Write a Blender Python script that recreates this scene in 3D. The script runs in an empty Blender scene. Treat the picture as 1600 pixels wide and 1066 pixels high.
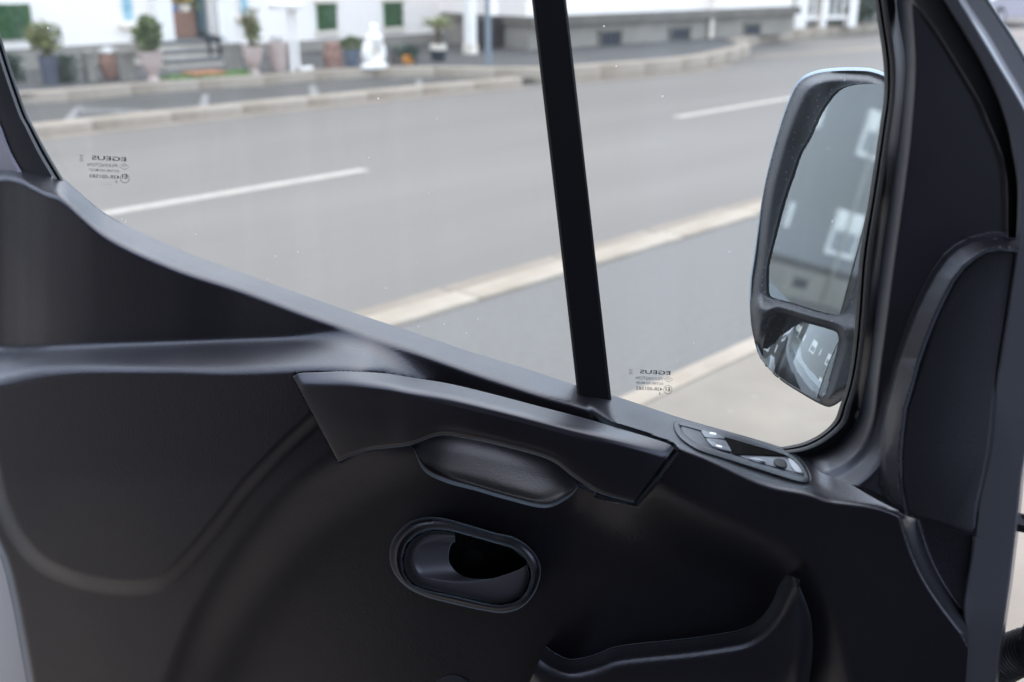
import bpy, bmesh, math, random
import numpy as np
from math import radians, sin, cos, tan, atan, atan2, pi, sqrt, degrees
from mathutils import Vector, Matrix

random.seed(7); rng = np.random.default_rng(7)
scene = bpy.context.scene
COL = scene.collection

# ------------------------------------------------------------------ camera, world, sun, exposure
FPX, HORIZON, VPX, CAM_H = 1640.0, -53.0, 2460.0, 1.80     # photo is 1600 px wide
pitch = atan((533 - HORIZON) / FPX)
heading = atan((VPX - 800) * cos(pitch) / FPX)              # the street runs along +X, this far right of the view
FW = np.array([cos(heading) * cos(pitch), sin(heading) * cos(pitch), -sin(pitch)])
RT = np.array([sin(heading), -cos(heading), 0.0])
UP = np.cross(RT, FW)
EYE = np.array([0, 0, CAM_H])
cam_d = bpy.data.cameras.new('camera'); cam = bpy.data.objects.new('camera', cam_d); COL.objects.link(cam)
cam.matrix_world = Matrix(((RT[0], UP[0], -FW[0], 0), (RT[1], UP[1], -FW[1], 0), (RT[2], UP[2], -FW[2], CAM_H), (0, 0, 0, 1)))
cam_d.sensor_width = 36; cam_d.lens = 36 * FPX / 1600
cam_d.clip_start = 0.02; cam_d.clip_end = 2000
cam_d.dof.use_dof = True; cam_d.dof.focus_distance = 0.98; cam_d.dof.aperture_fstop = 4.8; cam_d.dof.aperture_blades = 7
scene.camera = cam

SUN_EL, SUN_AZ = 60.0, 55.0       # veiled sun, high
w = bpy.data.worlds.new('World'); scene.world = w; w.use_nodes = True
nt = w.node_tree; nt.nodes.clear()
sky = nt.nodes.new('ShaderNodeTexSky'); sky.sky_type = 'NISHITA'; sky.sun_disc = False
sky.sun_elevation = radians(SUN_EL); sky.sun_rotation = radians(90 - SUN_AZ)
sky.air_density = 1.0; sky.dust_density = 4.0; sky.ozone_density = 1.0
bg = nt.nodes.new('ShaderNodeBackground'); bg.inputs[1].default_value = 0.15
wo = nt.nodes.new('ShaderNodeOutputWorld')
# thin broken overcast drawn over the clear sky
wtc = nt.nodes.new('ShaderNodeTexCoord'); wmp = nt.nodes.new('ShaderNodeMapping'); wmp.inputs['Scale'].default_value = (1.6, 1.6, 4.0)
wno = nt.nodes.new('ShaderNodeTexNoise'); wno.inputs['Scale'].default_value = 1.3; wno.inputs['Detail'].default_value = 6
nt.links.new(wtc.outputs['Generated'], wmp.inputs[0]); nt.links.new(wmp.outputs[0], wno.inputs[0])
wmr = nt.nodes.new('ShaderNodeMapRange'); wmr.inputs[1].default_value = 0.35; wmr.inputs[2].default_value = 0.65; wmr.inputs[3].default_value = 0.72; wmr.inputs[4].default_value = 0.95
wmx = nt.nodes.new('ShaderNodeMix'); wmx.data_type = 'RGBA'; wmx.inputs['B'].default_value = (5.3, 6.1, 7.6, 1)
nt.links.new(wno.outputs[0], wmr.inputs[0]); nt.links.new(wmr.outputs[0], wmx.inputs['Factor']); nt.links.new(sky.outputs[0], wmx.inputs['A'])
nt.links.new(wmx.outputs['Result'], bg.inputs[0]); nt.links.new(bg.outputs[0], wo.inputs[0])
sun_d = bpy.data.lights.new('sun', 'SUN'); sun = bpy.data.objects.new('sun', sun_d); COL.objects.link(sun)
sun_d.energy = 0.5; sun_d.angle = radians(75); sun_d.color = (1.0, 0.93, 0.82)
sv = Vector((cos(radians(SUN_AZ)) * cos(radians(SUN_EL)), sin(radians(SUN_AZ)) * cos(radians(SUN_EL)), sin(radians(SUN_EL))))
sun.rotation_euler = sv.to_track_quat('Z', 'Y').to_euler()
scene.view_settings.view_transform = 'Standard'; scene.view_settings.look = 'None'
scene.view_settings.exposure = 1.65; scene.view_settings.gamma = 1.0; scene.view_settings.use_curve_mapping = False
scene.render.engine = 'CYCLES'
scene.cycles.use_denoising = True
scene.cycles.max_bounces = 8; scene.cycles.transparent_max_bounces = 12

# ------------------------------------------------------------------ where things stand
def ray(px, py):
    return FW + RT * ((px - 800) / FPX) - UP * ((py - 533) / FPX)
def on_ground(px, py, z=0.0):
    d = ray(px, py); return EYE + d * ((z - CAM_H) / d[2])
def on_front(px, py, Y):
    d = ray(px, py); return EYE + d * (Y / d[1])
def mpp(P):                                   # metres covered by one photo pixel at point P
    return float((np.array(P) - EYE) @ FW) / FPX

# the opened van door: u towards the hinge, v up, w towards the cabin
DOOR_AZ = radians(107.4)
DU = -np.array([cos(DOOR_AZ), sin(DOOR_AZ), 0]); DW = -np.array([-DU[1], DU[0], 0]); DD = 0.80
DOOR_BASE = -DW * DD + np.array([0, 0, 0.45])
def dp(px, py, wv):
    """photo outline point -> door coordinates (x along the door, y outwards, z up) at depth wv of the trim"""
    px = np.asarray(px, float); py = np.asarray(py, float); wv = np.asarray(wv, float)
    px, py, wv = np.broadcast_arrays(px, py, wv)
    d = FW[None] + RT[None] * ((px.ravel()[:, None] - 800) / FPX) - UP[None] * ((py.ravel()[:, None] - 533) / FPX)
    t = (wv.ravel() - DD) / (d @ DW)
    P = EYE[None] + d * t[:, None] - DOOR_BASE[None]
    out = np.stack([P @ DU, -(P @ DW), P[:, 2]], 1)
    return out.reshape(px.shape + (3,))

# ------------------------------------------------------------------ materials
def new_mat(name):
    m = bpy.data.materials.new(name); m.use_nodes = True
    n = m.node_tree; n.nodes.clear()
    o = n.nodes.new('ShaderNodeOutputMaterial'); b = n.nodes.new('ShaderNodeBsdfPrincipled')
    n.links.new(b.outputs[0], o.inputs[0])
    return m, n, b, o
def mat(name, color, rough=0.6, spec=0.5, metal=0.0, var=0.0, vscale=3.0, bump=0.0, bscale=50.0, bdist=0.01, color2=None, coat=0.0, detail=4, stretch=None, rvar=0.0):
    m, n, b, o = new_mat(name)
    b.inputs['Base Color'].default_value = (*color, 1); b.inputs['Roughness'].default_value = rough
    b.inputs['Specular IOR Level'].default_value = spec; b.inputs['Metallic'].default_value = metal
    b.inputs['Coat Weight'].default_value = coat
    tc = n.nodes.new('ShaderNodeTexCoord'); src = tc.outputs['Object']
    if stretch:
        mp = n.nodes.new('ShaderNodeMapping'); mp.inputs['Scale'].default_value = stretch
        n.links.new(src, mp.inputs[0]); src = mp.outputs[0]
    if var > 0 or color2 or rvar > 0:
        t = n.nodes.new('ShaderNodeTexNoise'); t.inputs['Scale'].default_value = vscale; t.inputs['Detail'].default_value = detail
        n.links.new(src, t.inputs[0])
    if var > 0 or color2:
        r = n.nodes.new('ShaderNodeValToRGB'); r.color_ramp.elements[0].position = 0.32; r.color_ramp.elements[1].position = 0.68
        c2 = color2 or tuple(min(1, c * (1 + var)) for c in color)
        c1 = color if color2 else tuple(c * (1 - var) for c in color)
        r.color_ramp.elements[0].color = (*c1, 1); r.color_ramp.elements[1].color = (*c2, 1)
        n.links.new(t.outputs[0], r.inputs[0]); n.links.new(r.outputs[0], b.inputs['Base Color'])
    if rvar > 0:
        mr = n.nodes.new('ShaderNodeMapRange'); mr.inputs[1].default_value = 0.3; mr.inputs[2].default_value = 0.7
        mr.inputs[3].default_value = rough - rvar; mr.inputs[4].default_value = rough + rvar
        n.links.new(t.outputs[0], mr.inputs[0]); n.links.new(mr.outputs[0], b.inputs['Roughness'])
    if bump > 0:
        t2 = n.nodes.new('ShaderNodeTexNoise'); t2.inputs['Scale'].default_value = bscale; t2.inputs['Detail'].default_value = 3
        n.links.new(src, t2.inputs[0])
        bp = n.nodes.new('ShaderNodeBump'); bp.inputs['Strength'].default_value = bump; bp.inputs['Distance'].default_value = bdist
        n.links.new(t2.outputs[0], bp.inputs['Height']); n.links.new(bp.outputs[0], b.inputs['Normal'])
    return m

def plastic(name, color, rough, grain=0.35, gscale=520, dust=0.0, sheen=0.20):
    """moulded plastic with a leather grain"""
    m, n, b, o = new_mat(name)
    b.inputs['Base Color'].default_value = (*color, 1); b.inputs['Roughness'].default_value = rough; b.inputs['Specular IOR Level'].default_value = 0.66
    b.inputs['Specular Tint'].default_value = (0.87, 0.88, 1.0, 1); b.inputs['Sheen Weight'].default_value = sheen * 1.3; b.inputs['Sheen Roughness'].default_value = 0.22; b.inputs['Sheen Tint'].default_value = (0.76, 0.88, 1.0, 1)  # blue sheen and specular tint imitate skylight, not the plastic's own colour
    tc = n.nodes.new('ShaderNodeTexCoord')
    v = n.nodes.new('ShaderNodeTexVoronoi'); v.inputs['Scale'].default_value = gscale; v.feature = 'SMOOTH_F1'
    ns = n.nodes.new('ShaderNodeTexNoise'); ns.inputs['Scale'].default_value = gscale * 0.6; ns.inputs['Detail'].default_value = 3
    ad = n.nodes.new('ShaderNodeMath'); ad.operation = 'ADD'
    n.links.new(tc.outputs['Object'], v.inputs[0]); n.links.new(tc.outputs['Object'], ns.inputs[0])
    n.links.new(v.outputs['Distance'], ad.inputs[0]); n.links.new(ns.outputs[0], ad.inputs[1])
    bp = n.nodes.new('ShaderNodeBump'); bp.inputs['Strength'].default_value = grain; bp.inputs['Distance'].default_value = 0.0006
    n.links.new(ad.outputs[0], bp.inputs['Height']); n.links.new(bp.outputs[0], b.inputs['Normal'])
    big = n.nodes.new('ShaderNodeTexNoise'); big.inputs['Scale'].default_value = 9; big.inputs['Detail'].default_value = 5
    n.links.new(tc.outputs['Object'], big.inputs[0])
    mr = n.nodes.new('ShaderNodeMapRange'); mr.inputs[1].default_value = 0.3; mr.inputs[2].default_value = 0.7
    mr.inputs[3].default_value = rough - 0.04; mr.inputs[4].default_value = rough + 0.05
    n.links.new(big.outputs[0], mr.inputs[0]); n.links.new(mr.outputs[0], b.inputs['Roughness'])
    if dust > 0:                                # scattered light dust specks
        vd = n.nodes.new('ShaderNodeTexVoronoi'); vd.inputs['Scale'].default_value = 260
        n.links.new(tc.outputs['Object'], vd.inputs[0])
        lt = n.nodes.new('ShaderNodeMath'); lt.operation = 'LESS_THAN'; lt.inputs[1].default_value = 0.16
        n.links.new(vd.outputs['Distance'], lt.inputs[0])
        sp = n.nodes.new('ShaderNodeSeparateColor'); n.links.new(vd.outputs['Color'], sp.inputs[0])
        gt = n.nodes.new('ShaderNodeMath'); gt.operation = 'GREATER_THAN'; gt.inputs[1].default_value = 1 - dust
        n.links.new(sp.outputs[0], gt.inputs[0])
        mu = n.nodes.new('ShaderNodeMath'); mu.operation = 'MULTIPLY'
        n.links.new(lt.outputs[0], mu.inputs[0]); n.links.new(gt.outputs[0], mu.inputs[1])
        mx = n.nodes.new('ShaderNodeMix'); mx.data_type = 'RGBA'
        mx.inputs['A'].default_value = (*color, 1); mx.inputs['B'].default_value = (0.2, 0.19, 0.17, 1)
        n.links.new(mu.outputs[0], mx.inputs['Factor']); n.links.new(mx.outputs['Result'], b.inputs['Base Color'])
    return m

def glass_mat(name, haze=0.02, specks=0.25):
    m, n, b, o = new_mat(name); n.nodes.remove(b)
    tr = n.nodes.new('ShaderNodeBsdfTransparent'); tr.inputs[0].default_value = (0.965, 0.985, 0.975, 1)
    gl = n.nodes.new('ShaderNodeBsdfGlossy'); gl.inputs['Roughness'].default_value = 0.0
    fr = n.nodes.new('ShaderNodeFresnel'); fr.inputs[0].default_value = 1.45
    ge = n.nodes.new('ShaderNodeNewGeometry')
    iv = n.nodes.new('ShaderNodeMath'); iv.operation = 'SUBTRACT'; iv.inputs[0].default_value = 1.0
    n.links.new(ge.outputs['Backfacing'], iv.inputs[1])
    mu = n.nodes.new('ShaderNodeMath'); mu.operation = 'MULTIPLY'
    n.links.new(fr.outputs[0], mu.inputs[0]); n.links.new(iv.outputs[0], mu.inputs[1])
    mx = n.nodes.new('ShaderNodeMixShader'); n.links.new(mu.outputs[0], mx.inputs[0])
    n.links.new(tr.outputs[0], mx.inputs[1]); n.links.new(gl.outputs[0], mx.inputs[2])
    tc = n.nodes.new('ShaderNodeTexCoord')
    di = n.nodes.new('ShaderNodeBsdfDiffuse'); di.inputs[0].default_value = (0.75, 0.77, 0.8, 1)
    # film of dirt: a faint even veil, streaks, and dust specks
    mp = n.nodes.new('ShaderNodeMapping'); mp.inputs['Scale'].default_value = (34, 34, 1.6)
    n.links.new(tc.outputs['Object'], mp.inputs[0])
    st = n.nodes.new('ShaderNodeTexNoise'); st.inputs['Scale'].default_value = 1.0; st.inputs['Detail'].default_value = 4
    n.links.new(mp.outputs[0], st.inputs[0])
    mr = n.nodes.new('ShaderNodeMapRange'); mr.inputs[1].default_value = 0.45; mr.inputs[2].default_value = 0.8
    mr.inputs[3].default_value = haze * 0.6; mr.inputs[4].default_value = haze * 2.6
    n.links.new(st.outputs[0], mr.inputs[0])
    vd = n.nodes.new('ShaderNodeTexVoronoi'); vd.inputs['Scale'].default_value = 75
    n.links.new(tc.outputs['Object'], vd.inputs[0])
    sp = n.nodes.new('ShaderNodeSeparateColor'); n.links.new(vd.outputs['Color'], sp.inputs[0])
    rad = n.nodes.new('ShaderNodeMapRange'); rad.inputs[1].default_value = 1 - specks; rad.inputs[2].default_value = 1.0
    rad.inputs[3].default_value = 0.0; rad.inputs[4].default_value = 0.085
    n.links.new(sp.outputs[0], rad.inputs[0])
    lt = n.nodes.new('ShaderNodeMath'); lt.operation = 'LESS_THAN'
    n.links.new(vd.outputs['Distance'], lt.inputs[0]); n.links.new(rad.outputs[0], lt.inputs[1])
    m2 = n.nodes.new('ShaderNodeMath'); m2.operation = 'MULTIPLY'; m2.inputs[1].default_value = 0.85
    n.links.new(lt.outputs[0], m2.inputs[0])
    mxx = n.nodes.new('ShaderNodeMath'); mxx.operation = 'MAXIMUM'
    n.links.new(mr.outputs[0], mxx.inputs[0]); n.links.new(m2.outputs[0], mxx.inputs[1])
    mf = n.nodes.new('ShaderNodeMixShader'); n.links.new(mxx.outputs[0], mf.inputs[0])
    tl = n.nodes.new('ShaderNodeBsdfTranslucent'); tl.inputs[0].default_value = (0.75, 0.77, 0.8, 1)
    dt = n.nodes.new('ShaderNodeMixShader'); dt.inputs[0].default_value = 0.5
    n.links.new(di.outputs[0], dt.inputs[1]); n.links.new(tl.outputs[0], dt.inputs[2])
    n.links.new(mx.outputs[0], mf.inputs[1]); n.links.new(dt.outputs[0], mf.inputs[2])
    n.links.new(mf.outputs[0], o.inputs[0])
    return m

TRIM = plastic('charcoal_grained_plastic', (0.0046, 0.0036, 0.0050), 0.38, grain=0.24, gscale=480)
TRIM_FINE = plastic('charcoal_satin_plastic', (0.0050, 0.0040, 0.0056), 0.37, grain=0.2, gscale=800)
TRIM_SMOOTH = plastic('charcoal_smooth_plastic', (0.0050, 0.0040, 0.0056), 0.35, grain=0.06, gscale=1000)
LEVER = plastic('grey_black_lever_plastic', (0.045, 0.042, 0.048), 0.45, grain=0.06, gscale=1000)
SPEAKER = plastic('matt_black_grille_cloth', (0.0045, 0.0042, 0.0048), 0.7, grain=0.25, gscale=900, sheen=0.05)
RUBBER = mat('black_rubber', (0.011, 0.011, 0.013), 0.5, bump=0.15, bscale=260, bdist=0.0008)
BARMAT = mat('matt_black_painted_bar', (0.005, 0.0045, 0.006), 0.6, spec=0.14)
SHELL = mat('slate_grey_body_paint', (0.060, 0.060, 0.068), 0.36, spec=0.5, coat=0.4, rvar=0.05, vscale=14)
SHELL_LIGHT = mat('light_grey_body_paint', (0.55, 0.54, 0.55), 0.4, coat=0.3)
MIRROR_BLACK = plastic('dusty_mirror_plastic', (0.013, 0.015, 0.017), 0.55, grain=0.5, gscale=480, dust=0.6, sheen=0.03)
CAP_BLUE = mat('pale_blue_mirror_cap', (0.16, 0.24, 0.33), 0.35, coat=0.1)
GLASS = glass_mat('window_glass', 0.02, 0.13)
INK = mat('black_printed_ink', (0.012, 0.012, 0.014), 0.6)
INK_FAINT = mat('grey_printed_ink', (0.085, 0.085, 0.09), 0.6)
ICON = mat('white_icon_print', (0.75, 0.75, 0.78), 0.5)
SWITCH = mat('grey_switch_plastic', (0.10, 0.105, 0.12), 0.3, rvar=0.03, vscale=60)
CHROME = mat('grey_satin_knob', (0.30, 0.31, 0.34), 0.25)
m_, n_, b_, o_ = new_mat('mirror_silver'); MIRROR = m_
b_.inputs['Base Color'].default_value = (0.62, 0.65, 0.65, 1); b_.inputs['Metallic'].default_value = 1.0; b_.inputs['Roughness'].default_value = 0.02
_tc = n_.nodes.new('ShaderNodeTexCoord'); _v = n_.nodes.new('ShaderNodeTexNoise'); _v.inputs['Scale'].default_value = 40; _v.inputs['Detail'].default_value = 6
n_.links.new(_tc.outputs['Object'], _v.inputs[0])
_d = n_.nodes.new('ShaderNodeBsdfDiffuse'); _d.inputs[0].default_value = (0.42, 0.42, 0.41, 1)
_mr = n_.nodes.new('ShaderNodeMapRange'); _mr.inputs[1].default_value = 0.35; _mr.inputs[2].default_value = 0.75; _mr.inputs[3].default_value = 0.01; _mr.inputs[4].default_value = 0.06
_mx = n_.nodes.new('ShaderNodeMixShader'); n_.links.new(_v.outputs[0], _mr.inputs[0]); n_.links.new(_mr.outputs[0], _mx.inputs[0])
n_.links.new(b_.outputs[0], _mx.inputs[1]); n_.links.new(_d.outputs[0], _mx.inputs[2]); n_.links.new(_mx.outputs[0], o_.inputs[0])

ASPHALT = mat('worn_grey_asphalt', (0.135, 0.116, 0.099), 0.75, spec=0.4, vscale=0.55, color2=(0.162, 0.14, 0.12), detail=10, stretch=(0.22, 1.5, 1), bump=0.3, bscale=90, bdist=0.01)
BAY = mat('near_side_asphalt', (0.119, 0.107, 0.096), 0.8, vscale=22, color2=(0.139, 0.127, 0.114), detail=12, bump=0.4, bscale=120, bdist=0.01)
PALE = mat('pale_sandy_paving', (0.187, 0.154, 0.119), 0.85, vscale=1.6, color2=(0.253, 0.21, 0.165), detail=8, bump=0.3, bscale=60, bdist=0.008)
STRIP = mat('dark_parking_asphalt', (0.056, 0.051, 0.044), 0.85, vscale=0.7, color2=(0.093, 0.082, 0.071), detail=9, bump=0.3, bscale=60, bdist=0.01)
PAVE = mat('far_pavement_asphalt', (0.067, 0.061, 0.056), 0.85, vscale=0.8, color2=(0.094, 0.084, 0.076), detail=8, bump=0.3, bscale=60, bdist=0.01)
KERB = mat('cream_kerb_stone', (0.26, 0.205, 0.149), 0.8, vscale=3, color2=(0.348, 0.287, 0.224), detail=8, bump=0.3, bscale=60, bdist=0.006)
GUTTER = mat('beige_gutter_stone', (0.188, 0.145, 0.105), 0.8, vscale=3, color2=(0.245, 0.194, 0.15), detail=8, bump=0.3, bscale=60, bdist=0.006)
LINE = mat('worn_white_road_paint', (0.328, 0.288, 0.243), 0.7, vscale=9, color2=(0.414, 0.363, 0.309), detail=9)
LINE_FADED = mat('faded_white_road_paint', (0.15, 0.139, 0.128), 0.8, vscale=7, color2=(0.268, 0.247, 0.227), detail=9)
WHITE_WALL = mat('white_rendered_wall', (0.9, 0.81, 0.735), 0.85, vscale=1.2, color2=(0.92, 0.835, 0.76), bump=0.3, bscale=40, bdist=0.01)
CREAM_WALL = mat('cream_rendered_wall', (0.465, 0.42, 0.352), 0.85, vscale=1.2, color2=(0.525, 0.488, 0.427), bump=0.3, bscale=40, bdist=0.01)
PLINTH = mat('grey_plinth_render', (0.232, 0.207, 0.173), 0.85, vscale=1.5, color2=(0.309, 0.272, 0.227), detail=8, bump=0.4, bscale=30, bdist=0.01)
PLINTH_DARK = mat('dark_grey_plinth_render', (0.124, 0.108, 0.088), 0.85, vscale=2, color2=(0.167, 0.145, 0.118), detail=8)
GREY_WALL = mat('rough_grey_render', (0.06, 0.055, 0.049), 0.9, vscale=0.5, color2=(0.084, 0.078, 0.07), detail=9, bump=0.6, bscale=25, bdist=0.02)
WHITE_PAINT = mat('white_paint', (0.84, 0.78, 0.72), 0.5, var=0.04, vscale=6)
LEAF = mat('leaf_green', (0.066, 0.098, 0.027), 0.5, vscale=6, color2=(0.132, 0.161, 0.041))
LEAF_DARK = mat('dark_leaf_green', (0.022, 0.042, 0.026), 0.55, vscale=6, color2=(0.045, 0.07, 0.035))
LEAF_OLIVE = mat('olive_leaf_green', (0.115, 0.127, 0.04), 0.55, vscale=6, color2=(0.196, 0.193, 0.064))
TURF = mat('artificial_hedge_green', (0.02, 0.07, 0.018), 0.6, vscale=18, color2=(0.05, 0.13, 0.035))
GRASS = mat('bright_grass_green', (0.10, 0.20, 0.04), 0.7, vscale=10, color2=(0.16, 0.26, 0.07))
TERRA = mat('weathered_terracotta', (0.248, 0.129, 0.09), 0.8, vscale=5, color2=(0.347, 0.209, 0.156), detail=8)
TERRA_PALE = mat('pale_pinkish_stoneware', (0.431, 0.323, 0.282), 0.7, vscale=5, color2=(0.535, 0.42, 0.373), detail=8)
TERRA_RED = mat('red_clay', (0.22, 0.10, 0.08), 0.75, var=0.15, vscale=6)
POT_GREY = mat('slate_grey_planter', (0.085, 0.09, 0.115), 0.6, var=0.15, vscale=6)
POT_BLUE = mat('blue_grey_planter', (0.13, 0.16, 0.21), 0.5, var=0.15, vscale=6)
POT_BLACK = mat('black_planter', (0.03, 0.033, 0.04), 0.5)
BARK = mat('brown_bark', (0.12, 0.085, 0.06), 0.9, var=0.2, vscale=20)
BROWN = mat('reddish_brown_boards', (0.274, 0.138, 0.09), 0.7, vscale=4, color2=(0.344, 0.185, 0.124), stretch=(1, 1, 8))
DARKHOLE = mat('dark_opening', (0.018, 0.018, 0.022), 0.7)
DARKBROWN = mat('dark_brown_gate', (0.045, 0.035, 0.03), 0.7, var=0.2, vscale=5)
STEP = mat('grey_step_stone', (0.15, 0.14, 0.13), 0.85, var=0.12, vscale=5)
STEP_LIGHT = mat('cream_step_riser', (0.78, 0.68, 0.56), 0.85, var=0.1, vscale=5)
TEAL = mat('teal_window_glass', (0.16, 0.36, 0.42), 0.2, vscale=5, color2=(0.5, 0.66, 0.70))
PANE = mat('dark_window_pane', (0.05, 0.06, 0.065), 0.08, spec=0.8)
SIGNGREY = mat('blue_grey_post_paint', (0.186, 0.216, 0.235), 0.45)
SIGNRED = mat('faded_red_sign', (0.42, 0.17, 0.14), 0.5, var=0.2, vscale=8)
ORANGE = mat('orange_petals', (0.70, 0.30, 0.05), 0.6)
YELLOW = mat('yellow_petals', (0.75, 0.52, 0.12), 0.6)
PETALW = mat('white_petals', (0.80, 0.76, 0.72), 0.6)
BLUE = mat('blue_cloth', (0.16, 0.24, 0.50), 0.6)
DOGMAT = mat('black_dog_fur', (0.012, 0.012, 0.014), 0.65, bump=0.4, bscale=120, bdist=0.004)
CARPAINT = mat('dark_plum_car_paint', (0.075, 0.055, 0.075), 0.25, coat=0.8)
TYRE = mat('tyre_rubber', (0.012, 0.012, 0.012), 0.8)
RIM = mat('wheel_alloy', (0.45, 0.45, 0.47), 0.3, metal=0.8)
CARGLASS = mat('car_glass_painted_sky', (0.55, 0.62, 0.75), 0.08, spec=0.8)  # pale blue base colour imitates sky reflected in the windows
ORANGE_MAT = mat('orange_brown_doormat', (0.38, 0.16, 0.07), 0.9, var=0.2, vscale=9)

# ------------------------------------------------------------------ mesh helpers
def link(name, me, m, parent=None, label=None):
    o = bpy.data.objects.new(name, me); COL.objects.link(o)
    if m is not None and not me.materials: me.materials.append(m)
    if parent is not None: o.parent = parent
    if label: o['label'] = label
    return o
def tag(o, label=None, cat=None, group=None, kind=None):
    if label: o['label'] = label
    if cat: o['category'] = cat
    if group: o['group'] = group
    if kind: o['kind'] = kind
    return o
def thing(name, label, cat, loc=(0, 0, 0), rz=0.0, group=None):
    o = bpy.data.objects.new(name, None); COL.objects.link(o); o.location = loc; o.rotation_euler = (0, 0, rz)
    o.empty_display_size = 0.2
    return tag(o, label, cat, group)
def mesh_from(verts, faces, smooth=True, sharp=None, name='mesh'):
    me = bpy.data.meshes.new(name); me.from_pydata([tuple(map(float, v)) for v in verts], [], faces); me.update()
    if smooth:
        me.polygons.foreach_set('use_smooth', [True] * len(me.polygons))
        if sharp: me.set_sharp_from_angle(angle=radians(sharp))
    return me
def fix_normals(me):
    bm = bmesh.new(); bm.from_mesh(me); bmesh.ops.recalc_face_normals(bm, faces=bm.faces[:]); bm.to_mesh(me); bm.free()
def copy_tree(o, parent=None):
    c = o.copy(); COL.objects.link(c)
    if parent is not None: c.parent = parent
    for ch in list(o.children): copy_tree(ch, c)
    return c

class MB:
    """collects simple solids into one mesh"""
    def __init__(s): s.v = []; s.f = []
    def add(s, v, f):
        k = len(s.v); s.v += [tuple(map(float, p)) for p in v]; s.f += [tuple(i + k for i in q) for q in f]; return s
    def box(s, c, d, rz=0.0):
        cx, cy, cz = c; hx, hy, hz = d[0] / 2, d[1] / 2, d[2] / 2
        cr, sr = cos(rz), sin(rz)
        v = [(cx + x * cr - y * sr, cy + x * sr + y * cr, cz + z) for z in (-hz, hz) for x, y in ((-hx, -hy), (hx, -hy), (hx, hy), (-hx, hy))]
        return s.add(v, [(3, 2, 1, 0), (4, 5, 6, 7), (0, 1, 5, 4), (1, 2, 6, 5), (2, 3, 7, 6), (3, 0, 4, 7)])
    def tube(s, pts, r, n=10, caps=True):
        pts = [np.array(p, float) for p in pts]; rr = r if hasattr(r, '__len__') else [r] * len(pts)
        rings = []
        for i, p in enumerate(pts):
            t = pts[min(i + 1, len(pts) - 1)] - pts[max(i - 1, 0)]; t /= np.linalg.norm(t) + 1e-9
            a = np.array([0, 0, 1.0]) if abs(t[2]) < 0.9 else np.array([1.0, 0, 0])
            e1 = np.cross(t, a); e1 /= np.linalg.norm(e1); e2 = np.cross(t, e1)
            rings.append([p + rr[i] * (cos(2 * pi * k / n) * e1 + sin(2 * pi * k / n) * e2) for k in range(n)])
        v = [q for ring in rings for q in ring]; f = []
        for i in range(len(pts) - 1):
            for k in range(n):
                f.append((i * n + k, i * n + (k + 1) % n, (i + 1) * n + (k + 1) % n, (i + 1) * n + k))
        if caps: f += [tuple(range(n - 1, -1, -1)), tuple((len(pts) - 1) * n + k for k in range(n))]
        return s.add(v, f)
    def lathe(s, prof, n=28, c=(0, 0, 0), sx=1.0, sy=1.0):
        v = [(c[0] + r * cos(2 * pi * k / n) * sx, c[1] + r * sin(2 * pi * k / n) * sy, c[2] + z) for r, z in prof for k in range(n)]
        f = []
        for i in range(len(prof) - 1):
            for k in range(n):
                f.append((i * n + k, i * n + (k + 1) % n, (i + 1) * n + (k + 1) % n, (i + 1) * n + k))
        f += [tuple(range(n - 1, -1, -1)), tuple((len(prof) - 1) * n + k for k in range(n))]
        return s.add(v, f)
    def leaves(s, centers, size, flat=0.3, aspect=0.45):
        for c in centers:
            c = np.array(c); l = size * rng.uniform(0.6, 1.35)
            d = rng.normal(size=3); d[2] = d[2] * (1 - flat) + 0.2; d /= np.linalg.norm(d)
            q = rng.normal(size=3); q -= d * (q @ d); q /= np.linalg.norm(q); b = q * l * aspect
            s.add([c - d * l / 2, c + b / 2, c + d * l / 2, c - b / 2], [(0, 1, 2, 3)])
        return s
    def build(s, name, m, parent=None, smooth=False, sharp=None, label=None, fix=False):
        me = mesh_from(s.v, s.f, smooth, sharp, name)
        if fix: fix_normals(me)
        return link(name, me, m, parent, label)

def crom(P, n):
    """resample an open polyline smoothly with n points (centripetal-free Catmull-Rom)"""
    P = np.array(P, float); k = len(P); t = np.linspace(0, k - 1, n); i = np.clip(t.astype(int), 0, k - 2); u = (t - i)[:, None]
    Q = np.vstack([2 * P[0] - P[1], P, 2 * P[-1] - P[-2]])
    p0, p1, p2, p3 = Q[i], Q[i + 1], Q[i + 2], Q[i + 3]
    return 0.5 * (2 * p1 + (p2 - p0) * u + (2 * p0 - 5 * p1 + 4 * p2 - p3) * u ** 2 + (3 * p1 - p0 - 3 * p2 + p3) * u ** 3)
def crom_closed(P, per=4):
    P = np.array(P, float); k = len(P); out = []
    for i in range(k):
        p0, p1, p2, p3 = P[i - 1], P[i], P[(i + 1) % k], P[(i + 2) % k]
        for u in np.arange(per) / per:
            out.append(0.5 * (2 * p1 + (p2 - p0) * u + (2 * p0 - 5 * p1 + 4 * p2 - p3) * u ** 2 + (3 * p1 - p0 - 3 * p2 + p3) * u ** 3))
    return np.array(out)
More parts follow.
